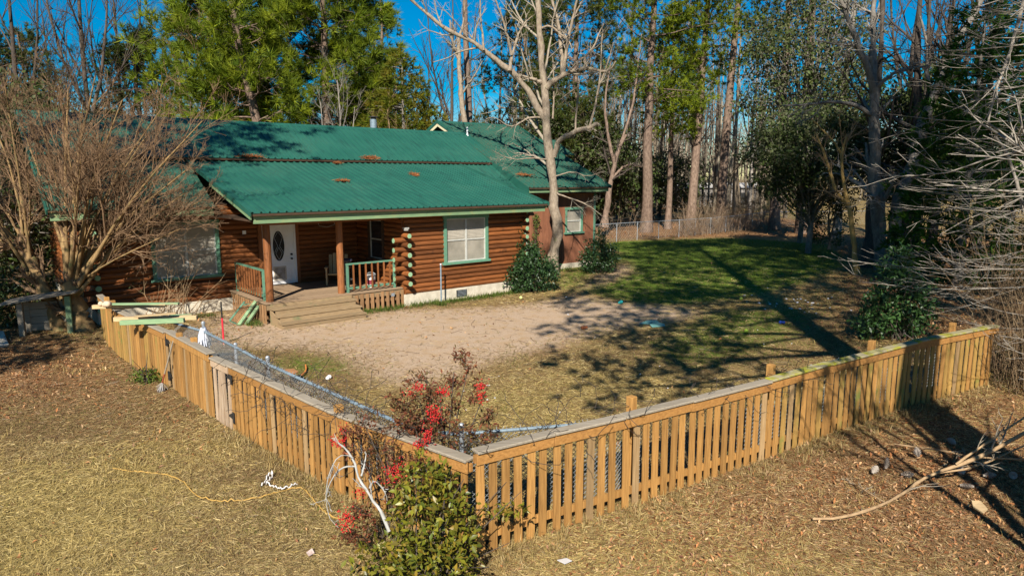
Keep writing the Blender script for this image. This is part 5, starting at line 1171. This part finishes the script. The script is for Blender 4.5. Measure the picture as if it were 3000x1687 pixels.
shrub('thin leafy sapling in front of the left log window', G(385, 935), [(0, 0, 1.6, .12, .12, .75, 1), (.1, 0, .9, .35, .3, .5, 1)], 206, [(.05, .075, .025), (.08, .10, .035)], 420, .09, name='sapling', stems=9)
YG = [(.10, .115, .010), (.17, .16, .014), (.06, .082, .010), (.21, .14, .018)]
shrub('glossy yellow-green shrub spilling round the picket corner', (-.80, 6.15), [(-.05, .1, .62, .42, .30, .5, 5), (.02, -.25, .35, .5, .35, .4, 5), (-.1, .3, .95, .30, .25, .32, 2.6), (.3, .05, .6, .20, .2, .45, 1.4), (-.45, -.1, .3, .3, .3, .3, 2), (.6, -.5, .12, .35, .3, .16, 1.5), (-.2, -.65, .2, .5, .3, .28, 2.6), (.12, .18, 1.05, .14, .12, .2, .7), (.75, .42, .62, .25, .05, .06, .35)], 207, YG, 3700, .078, 'gloss_leaf', stems=26, up=.6, narrow=.46)
shrub('low weedy clump of green leaves left of the picket gate', G(430, 1120), [(0, 0, .12, .35, .25, .16, 1)], 208, [(.06, .10, .015), (.11, .15, .02)], 500, .06, name='weed')
# nandinas with red berries
def nandina(label, base, stems_, seed, n, berries, sz=.075):
    rn = np.random.default_rng(seed); base = np.array(base, float); t = plant('berry_bush', label, 'shrub', base)
    P = np.stack([resample(s, 8) for s in stems_]); R = np.repeat(np.linspace(.012, .005, 8)[None], len(P), 0)
    vb = VB(); vb.tubes(P, R, 5); B2, R2 = grow(P, R, 7, .45, 1, .9, .28, .6, 5, .03, .15, rn); vb.tubes(B2, R2, 3); B3, R3 = grow(B2, R2, 4, .3, 1, .8, .55, .6, 3, 0, .15, rn); vb.tubes(B3, np.maximum(R3, .0015), 3)
    put(vb, 'stems', M['twig_dark'], t)
    C = np.concatenate([B3[:, 1], B3[:, 2], B2[:, 3], B2[:, 4]]); C = C[rn.integers(0, len(C), n)]+rn.normal(size=(n, 3))*.035
    lb = VB(); leaves(lb, C, rn, sz, [(.13, .04, .024), (.22, .07, .03), (.075, .04, .022), (.12, .09, .03)], .3, None, .36, .3); put(lb, 'foliage', M['leaf'], t)
    for (c, k, sx, sz_) in berries:
        c = np.array(c); bb = VB(); p = c+rn.normal(size=(k, 3))*[sx, sx*.7, sz_]
        q = np.array([(1, 0, 0), (-1, 0, 0), (0, 1, 0), (0, -1, 0), (0, 0, 1), (0, 0, -1)])*.0085; f_ = np.array([(0, 2, 4), (2, 1, 4), (1, 3, 4), (3, 0, 4), (2, 0, 5), (1, 2, 5), (3, 1, 5), (0, 3, 5)])
        V = (p[:, None]+q[None]*rn.uniform(.8, 1.25, (k, 1, 1))).reshape(-1, 3); T = (np.arange(k)[:, None, None]*6+f_[None]).reshape(-1, 3)
        bb.add(V, T, np.repeat(palette(rn, k, [(.48, .008, .010), (.32, .005, .009), (.58, .02, .014)]), 6, 0)); put(bb, 'berry_cluster', M['berry'], t)
    return t
def nb(l, D): return [W(850+x/2.109, 1000+y/2.109, D) for x, y in l]
nandina('tall reddish berry bush standing inside the picket corner', (-.85, 7.55, 0), [[(-.85, 7.55, 0), (-.9, 7.6, .8), W(1250, 1110, 7.7)], [(-.8, 7.6, 0), (-.75, 7.6, .9), W(1330, 1090, 7.6)], [(-.75, 7.6, 0), (-.7, 7.6, 1.0), W(1370, 1085, 7.6)], [(-.7, 7.55, 0), (-.5, 7.5, 1.1), W(1425, 1140, 7.5)], [(-.9, 7.5, 0), (-1.0, 7.5, .8), W(1190, 1180, 7.5)], [(-.9, 7.5, 0), (-.95, 7.4, .7), W(1215, 1250, 7.3)], [(-.8, 7.5, 0), (-.8, 7.5, .8), W(1290, 1160, 7.5)], [(-.85, 7.5, 0), (-.85, 7.3, .6), W(1250, 1290, 7.2)], [(-.9, 7.55, 0), (-.95, 7.5, .9), W(1225, 1150, 7.6)]], 211, 3300,
        [(W(1230, 1135, 7.5), 70, .035, .03), (W(1300, 1147, 7.4), 70, .04, .03), (W(1412, 1132, 7.4), 60, .03, .03), (W(1407, 1162, 7.4), 70, .03, .04), (W(1272, 1215, 7.15), 150, .045, .055), (W(1250, 1275, 7.05), 90, .03, .05), (W(1228, 1300, 7.0), 60, .03, .025), (W(1200, 1155, 7.5), 30, .03, .03)], .062)
nandina('lower berry bush with red clusters against the left pickets', (-1.45, 7.15, 0), [[(-1.45, 7.15, 0), (-1.5, 7.15, .6), W(1010, 1250, 7.1)], [(-1.4, 7.1, 0), (-1.3, 7.1, .6), W(1060, 1230, 7.2)], [(-1.35, 7.05, 0), (-1.2, 7.0, .5), W(1120, 1310, 6.9)], [(-1.3, 7.0, 0), (-1.1, 6.9, .5), W(1160, 1340, 6.8)], [(-1.4, 7.0, 0), (-1.5, 6.9, .35), W(1040, 1480, 6.7)], [(-1.5, 6.9, 0), (-1.6, 6.7, .25), W(1015, 1540, 6.5)]], 212, 1500,
        [(W(975, 1290, 7.0), 30, .02, .03), (W(1005, 1275, 7.0), 70, .03, .06), (W(1160, 1375, 6.6), 110, .05, .05), (W(1145, 1395, 6.6), 60, .06, .04), (W(1015, 1525, 6.4), 120, .05, .06), (W(1055, 1440, 6.7), 40, .03, .04), (W(990, 1300, 7.0), 30, .02, .03)], .055)
# dry vines tangled on the fence caps
def vine(label, a, c, n, seed, up=.02, zz=1.12, spread=.1, mat='twig_dark', ln=.9):
    rn = np.random.default_rng(seed); a = np.array(a); c = np.array(c); t_ = rn.uniform(0, 1, n)[:, None]; p = a*(1-t_)+c*t_+rn.normal(size=(n, 2))*spread*.6
    p = np.column_stack([p, zz+np.abs(rn.normal(size=n))*.05]); dr = nrm(np.append(c-a, 0)); d = dr*rn.choice([-1, 1], (n, 1))+rn.normal(size=(n, 3))*.7; d = nrm(d); out = [p]
    for k in range(9):
        out.append(out[-1]+d*ln*rn.uniform(.5, 1.2, (n, 1))/9); d = nrm(d+rn.normal(size=(n, 3))*.45+np.array([0, 0, up])-(out[-1][:, 2:3]-zz)*np.array([0, 0, 1.0]))
    vb = VB(); vb.tubes(np.stack(out, 1), np.full((n, 10), .0042), 3); o = vb.build('dry_vine', M[mat], None, (*p[0, :2], 0)); return tag(o, label, 'vine')
vine('dark dry vines tangled along the cap of the left close-boarded fence', (-1.0, 7.3), (-4.2, 10.3), 85, 221, spread=.14)
vine('dry vines trailing over the corner post and the start of the right fence', (-.5, 6.85), (1.3, 8.1), 26, 222, spread=.12, ln=1.1)
vine('thin dry vines over the cap in the middle of the right fence', (1.3, 8.0), (4.4, 10.0), 22, 223, spread=.08)
vine('dry vines hanging on the face of the left close-boarded pickets', (-1.5, 7.5), (-4.0, 9.9), 26, 224, zz=.75, spread=.06, up=-.05)
# bare canes in front of the left window
vb = VB(); rn = np.random.default_rng(5); n = 34; b0 = np.stack([G(rn.uniform(400, 560), rn.uniform(925, 945))+rn.normal(size=3)*[.1, .1, 0] for _ in range(n)]); h_ = rn.uniform(.8, 2.1, n)[:, None]; dd = nrm(np.stack([rn.normal(size=n)*.45+.15, rn.normal(size=n)*.3, np.ones(n)], 1))
P = np.stack([b0, b0+dd*h_*.5+rn.normal(size=(n, 3))*.05, b0+dd*h_+np.array([.12, 0, -.05])], 1); vb.tubes(P, np.repeat(np.array([[.010, .008, .003]]), n, 0), 4); C, cr2 = grow(P, np.repeat(np.array([[.010, .008, .003]]), n, 0), 4, .3, 1, .5, .4, .6, 4, .05, .1, rn); vb.tubes(C, cr2, 3)
o = vb.build('bare_shrub', M['twig_tan'], None, (*b0[0, :2], 0)); tag(o, 'bare cane shrub arching in front of the left log window', 'shrub')

# ================================================================== WOODS, UNDERGROWTH
rn = np.random.default_rng(300)
n = 900; D = rn.uniform(66, 130, n); xx = rn.uniform(-.85, .95, n)*D; k = ((xx/D > .0) | (rn.uniform(0, 1, n) < .5)) & ((xx/D < .40) | (D > 105)); D = D[k]; xx = xx[k]; n = len(D); hh = rn.uniform(9, 21, n)*np.where(xx/D < .0, .6, 1.0)
b0 = np.stack([xx, D, 0*D], 1); tp = b0+np.stack([rn.normal(size=n)*.6, rn.normal(size=n)*.6, hh], 1); mid = (b0+tp)/2+rn.normal(size=(n, 3))*.3
P = np.stack([b0, mid, tp], 1); R = np.repeat(np.array([[1, .75, .2]]), n, 0)*rn.uniform(.07, .22, (n, 1)); wc = [(.30, .235, .165), (.18, .14, .10), (.42, .36, .27), (.12, .095, .075)]
vb = VB(); vb.tubes(P, R, 5, np.repeat(palette(rn, n, wc), 15, 0)); B2, R2 = grow(P, R, 9, .15, 1, .6, .30, .4, 4, .05, .12, rn); vb.tubes(B2, np.maximum(R2, .012), 3, np.repeat(palette(rn, len(B2), wc), 12, 0)); B3, R3 = grow(B2, R2, 5, .1, 1, .6, .6, .6, 3, .03, .15, rn); vb.tubes(B3, np.maximum(R3, .010), 3, np.repeat(palette(rn, len(B3), wc), 9, 0))
o = vb.build('woods', M['blade'], None, (0, 100, 0)); o['kind'] = 'stuff'
n = 1500; D = rn.uniform(60, 100, n); xx = rn.uniform(-.8, .9, n)*D; k = (xx/D < .40) | (D > 97); xx = xx[k]; D = D[k]; n = len(D); C = np.stack([xx, D, np.abs(rn.normal(size=n))*1.6+.2], 1); vb = VB(); tufts(vb, C, nrm(rn.normal(size=(n, 3))+np.array([0, 0, .6])), rn, 1.3, [(.05, .045, .025), (.10, .085, .055), (.03, .04, .016), (.15, .12, .085)], 16, .035)
o = vb.build('undergrowth', M['blade'], None, (0, 80, 0)); o['kind'] = 'stuff'
# brush along the far fence
n = 900; t_ = rn.uniform(0, 1, n); ff = np.array(FF); s_ = t_*(len(ff)-2); i_ = s_.astype(int); f_ = (s_-i_)[:, None]; p = ff[i_]*(1-f_)+ff[i_+1]*f_+rn.normal(size=(n, 2))*[.8, .8]+[0, .6]; dens = rn.uniform(0, 1, n) < .07+.75*(p[:, 0] > 11.5); p = p[dens]; n = len(p); hh = rn.uniform(.4, 2.4, n)
b0 = np.column_stack([p, 0*hh]); dd = nrm(rn.normal(size=(n, 3))*.25+np.array([0, 0, 1])); P = np.stack([b0, b0+dd*hh[:, None]*.5, b0+dd*hh[:, None]+rn.normal(size=(n, 3))*.15], 1); R = np.repeat(np.array([[.012, .009, .004]]), n, 0); vb = VB(); vb.tubes(P, R, 3, np.repeat(palette(rn, n, [(.28, .19, .12), (.17, .11, .07), (.36, .27, .18)]), 9, 0)); C, cr2 = grow(P, R, 5, .2, 1, .6, .5, .7, 3, .02, .15, rn); vb.tubes(C, np.maximum(cr2, .005), 3, np.repeat(palette(rn, len(C), [(.28, .19, .12), (.17, .11, .07), (.36, .27, .18)]), 9, 0))
o = vb.build('brush', M['blade'], None, (14, 49, 0)); o['kind'] = 'stuff'

# ================================================================== GRASS AND LITTER
HOUSE_PG = np.array([HW(*q)[:2] for q in ((6.6, 18.1), (6.6, 21.1), (2.8, 21.1), (2.8, 30), (23, 30), (23, 21.1), (16.1, 21.1), (16.1, 18.1))]); STEP_PG = np.array([HW(*q)[:2] for q in ((6.7, 17.3), (6.7, 18.3), (9.3, 18.3), (9.3, 17.3))])
def scatter(n, x0, x1, y0, y1, rn, falloff=1.0, fov=.82):
    y = (y0**(1-falloff)+(y1**(1-falloff)-y0**(1-falloff))*rn.uniform(0, 1, n))**(1/(1-falloff)) if falloff != 1 else y0*(y1/y0)**rn.uniform(0, 1, n)
    x = rn.uniform(-1, 1, n)*y*fov; k = (x > x0) & (x < x1) & ~inside(HOUSE_PG, x, y) & ~inside(STEP_PG, x, y); return x[k], y[k]
def blades(name, x, y, rn, ln, width, cols, el=(.15, .9), jit=.25):
    n = len(x); az = rn.uniform(0, 2*math.pi, n); e = rn.uniform(*el, n); L = ln*rn.uniform(.5, 1.35, n)*np.clip(.6+y*.05, .8, 2.2); w = width*np.clip(.7+y/11, .8, 5)
    p = np.stack([x, y, gz(x, y)-.005], 1); d = np.stack([np.cos(az)*np.cos(e), np.sin(az)*np.cos(e), np.sin(e)], 1); s = np.stack([-np.sin(az), np.cos(az), 0*az], 1)*w[:, None]*.5
    m = p+d*(L*.55)[:, None]; d2 = nrm(d-np.array([0, 0, .5])*rn.uniform(0, 1, (n, 1))); q = m+d2*(L*.45)[:, None]; q[:, 2] = np.maximum(q[:, 2], p[:, 2]+.008)
    V = np.stack([p-s, p+s, m+s*.8, m-s*.8, q], 1).reshape(-1, 3); i = np.arange(n)[:, None]*5
    vb = VB(); c = np.repeat(palette(rn, n, cols, jit), 5, 0); vb.add(V, np.concatenate([i+np.array([0, 1, 2]), i+np.array([0, 2, 3]), i+np.array([3, 2, 4])]), c)
    o = vb.build(name, M['blade'], None, (0, 15, 0)); o['kind'] = 'stuff'; return o
rn = np.random.default_rng(400); STRAW = [(.46, .34, .14), (.30, .205, .08), (.17, .11, .05), (.58, .46, .23)]
def lying(name, x, y, rn, ln, width, cols, jit=.3, h=.02):
    n = len(x); az = rn.normal(size=n)*.8+3*look(_n, (x*1.3+9) % 45-18, (y*1.3) % 68+4)*3+rn.choice([0, math.pi], n); L = ln*rn.uniform(.5, 1.5, n)*np.clip(.65+y*.05, .85, 2.4); w = width*np.clip(.7+y/12, .85, 4.5); z = gz(x, y)+rn.uniform(.003, h, n)
    d = np.stack([np.cos(az), np.sin(az), rn.uniform(-.12, .30, n)], 1)*L[:, None]; s_ = np.stack([-np.sin(az), np.cos(az), rn.normal(size=n)*.5], 1)*w[:, None]*.5; p = np.stack([x, y, z], 1); q = p+d; q[:, 2] = np.maximum(q[:, 2], z*0+gz(x, y)+.002)
    V = np.stack([p-s_, p+s_, q], 1).reshape(-1, 3); vb = VB(); vb.add(V, np.arange(n*3).reshape(n, 3), np.repeat(palette(rn, n, cols, jit), 3, 0)); o = vb.build(name, M['blade'], None, (0, 15, 0)); o['kind'] = 'stuff'; return o
x, y = scatter(900000, -19, 31, 4.2, 30, rn, 1.3); sa, gr, li = look(K_SAND, x, y), look(K_GREEN, x, y), look(K_LIT, x, y); pr = (1-.97*sa)*(1-.85*gr)*(.72+.5*np.clip(look(_n, x*2.3 % 20, y*2.1 % 60+3)+.2, -.4, .5)); k = rn.uniform(0, 1, len(x)) < pr
xs, ys, lk = x[k], y[k], li[k]; lq = rn.uniform(0, 1, len(xs)) < lk*.9; md = look(_n, (xs*.8+11) % 45-18, (ys*.8+5) % 68+4)+rn.normal(size=len(xs))*.16+np.where((xs < -1.5) & (ys < 8.5), .28, 0)-np.where((xs < -3) & (ys > 10), .22, 0)
for q_, pal in (((md > .16), [(.50, .375, .14), (.36, .27, .09), (.60, .48, .22), (.24, .18, .06)]), ((md <= .16) & (md > -.14), STRAW), ((md <= -.14), [(.27, .17, .085), (.15, .09, .045), (.38, .27, .14), (.17, .145, .05)])):
    k = ~lq & q_; lying('dry_grass', xs[k], ys[k], rn, .085, .0052, pal, .35)
lying('dry_grass', xs[lq], ys[lq], rn, .08, .0055, [(.34, .16, .062), (.20, .085, .036), (.48, .29, .14), (.11, .045, .028), (.52, .38, .21)], .35)
g_ = (rn.uniform(0, 1, len(xs)) < .035+.22*(look(_n, xs, ys) > .16)) & (lk < .6); blades('grass', xs[g_], ys[g_], rn, .06, .0050, [(.10, .12, .02), (.17, .17, .03), (.07, .10, .016)], (.2, 1.0))
x, y = scatter(210000, -19, 31, 9, 46, rn, 1.15); k = rn.uniform(0, 1, len(x)) < look(K_GREEN, x, y)**1.3*.9; blades('green_grass', x[k], y[k], rn, .05, .0055, [(.10, .165, .018), (.15, .21, .024), (.065, .11, .014), (.20, .19, .05)], (.35, 1.3))
nc = 5200; cx_, cy_ = scatter(nc, -19, 12, 4.6, 22, rn, 1.2); ok = (look(K_SAND, cx_, cy_) < .2) & (look(K_GREEN, cx_, cy_) < .3); dens = look(_n, (cx_*1.7+7) % 40-18, (cy_*1.9) % 60+4); yl = (cx_ < -1.2) & (cy_ < 9.5); ok &= rn.uniform(0, 1, len(cx_)) < np.where(yl, .55, .10)*np.where(dens > .02, 1.6, .15); cx_, cy_ = cx_[ok], cy_[ok]
m_ = 34; rr_ = rn.uniform(.03, .16, len(cx_)); bx = np.repeat(cx_, m_)+rn.normal(size=len(cx_)*m_)*np.repeat(rr_, m_)*1.3; by = np.repeat(cy_, m_)+rn.normal(size=len(cx_)*m_)*np.repeat(rr_, m_); blades('dry_grass', bx, by, rn, .12, .0038, [(.50, .37, .14), (.38, .27, .09), (.58, .45, .20), (.30, .22, .07)], (.08, .95))
# weeds along the foundation and tufts by the fences
wx = []; wy = []
for (u0, u1, v0, k) in ((9.2, 11.0, 18.1, 700), (11.1, 12.2, 18.1, 420), (12.3, 15.3, 17.95, 1500), (11.85, 12.15, 17.8, 260), (16.2, 21, 20.9, 900), (6.2, 6.6, 18.6, 260), (3.4, 6.0, 20.6, 700)):
    u = rn.uniform(u0, u1, k); vv = v0-np.abs(rn.normal(size=k))*.22+.1; q = np.stack([HW(a, b_)[:2] for a, b_ in zip(u, vv)]); wx.append(q[:, 0]); wy.append(q[:, 1])
blades('weeds', np.concatenate(wx), np.concatenate(wy), rn, .10, .0045, [(.045, .085, .014), (.08, .125, .018), (.12, .15, .03)], (.5, 1.4))
def along(path, n, sd, off):
    pth = np.array(path); s_ = rn.uniform(0, len(pth)-1.001, n); i_ = s_.astype(int); f_ = (s_-i_)[:, None]; p = pth[i_]*(1-f_)+pth[i_+1]*f_; return p[:, 0]+rn.normal(size=n)*sd+off[0], p[:, 1]+rn.normal(size=n)*sd+off[1]
ax_, ay_ = along(FENCE_R, 9000, .18, (.16, -.14)); bx_, by_ = along(FENCE_L[:3], 5200, .14, (-.08, -.10))
cl = np.random.default_rng(2).uniform(0, 1, 400); kk = cl[(ax_*14).astype(int) % 400] < .55; blades('dry_grass', np.concatenate([ax_[kk], bx_]), np.concatenate([ay_[kk], by_]), rn, .12, .0045, STRAW+[(.12, .10, .03)], (.3, 1.3))
# fallen leaves
x, y = scatter(150000, -19, 31, 4.4, 60, rn, 1.35, .85); li = look(K_LIT, x, y); k = rn.uniform(0, 1, len(x)) < li*.8*np.clip(.55+1.6*look(_n, (x*1.7+3) % 45-18, (y*1.7) % 68+4), .1, 1.2)+.012; x, y = x[k], y[k]; p = np.stack([x, y, gz(x, y)+rn.uniform(.004, .035, len(x))], 1)
lb = VB(); sc_ = np.clip(.7+y/16, .9, 3.2); 
for lo, hi in ((0, 9), (9, 16), (16, 30), (30, 70)):
    q = (y >= lo) & (y < hi)
    if q.sum(): leaves(lb, p[q], rn, .055*np.clip(.75+(lo+hi)/2/22, .9, 2.6), [(.38, .17, .065), (.23, .09, .038), (.44, .25, .11), (.14, .05, .032), (.50, .34, .19)], .8, None, .42, .3, .6)
o = lb.build('leaf_litter', M['litter'], None, (5, 12, 0)); o['kind'] = 'stuff'
# twigs on the ground
n = 2600; x, y = scatter(n, -19, 31, 4.5, 34, rn, 1.2); n = len(x); az = rn.uniform(0, 6.28, n); L = rn.uniform(.05, .32, n)*np.clip(y/12, .7, 1.6); p = np.stack([x, y, gz(x, y)+.015], 1); d = np.stack([np.cos(az), np.sin(az), rn.uniform(-.02, .12, n)], 1)*L[:, None]
vb = VB(); vb.tubes(np.stack([p-d*.5, p+rn.normal(size=(n, 3))*[.02, .02, .004], p+d*.5], 1), np.full((n, 3), .004)*np.clip(y/14, .6, 1.6)[:, None], 3, np.repeat(palette(rn, n, [(.30, .22, .14), (.16, .10, .06), (.45, .38, .28)]), 9, 0)); o = vb.build('fallen_twigs', M['litter'], None, (0, 15, 0)); o['kind'] = 'stuff'
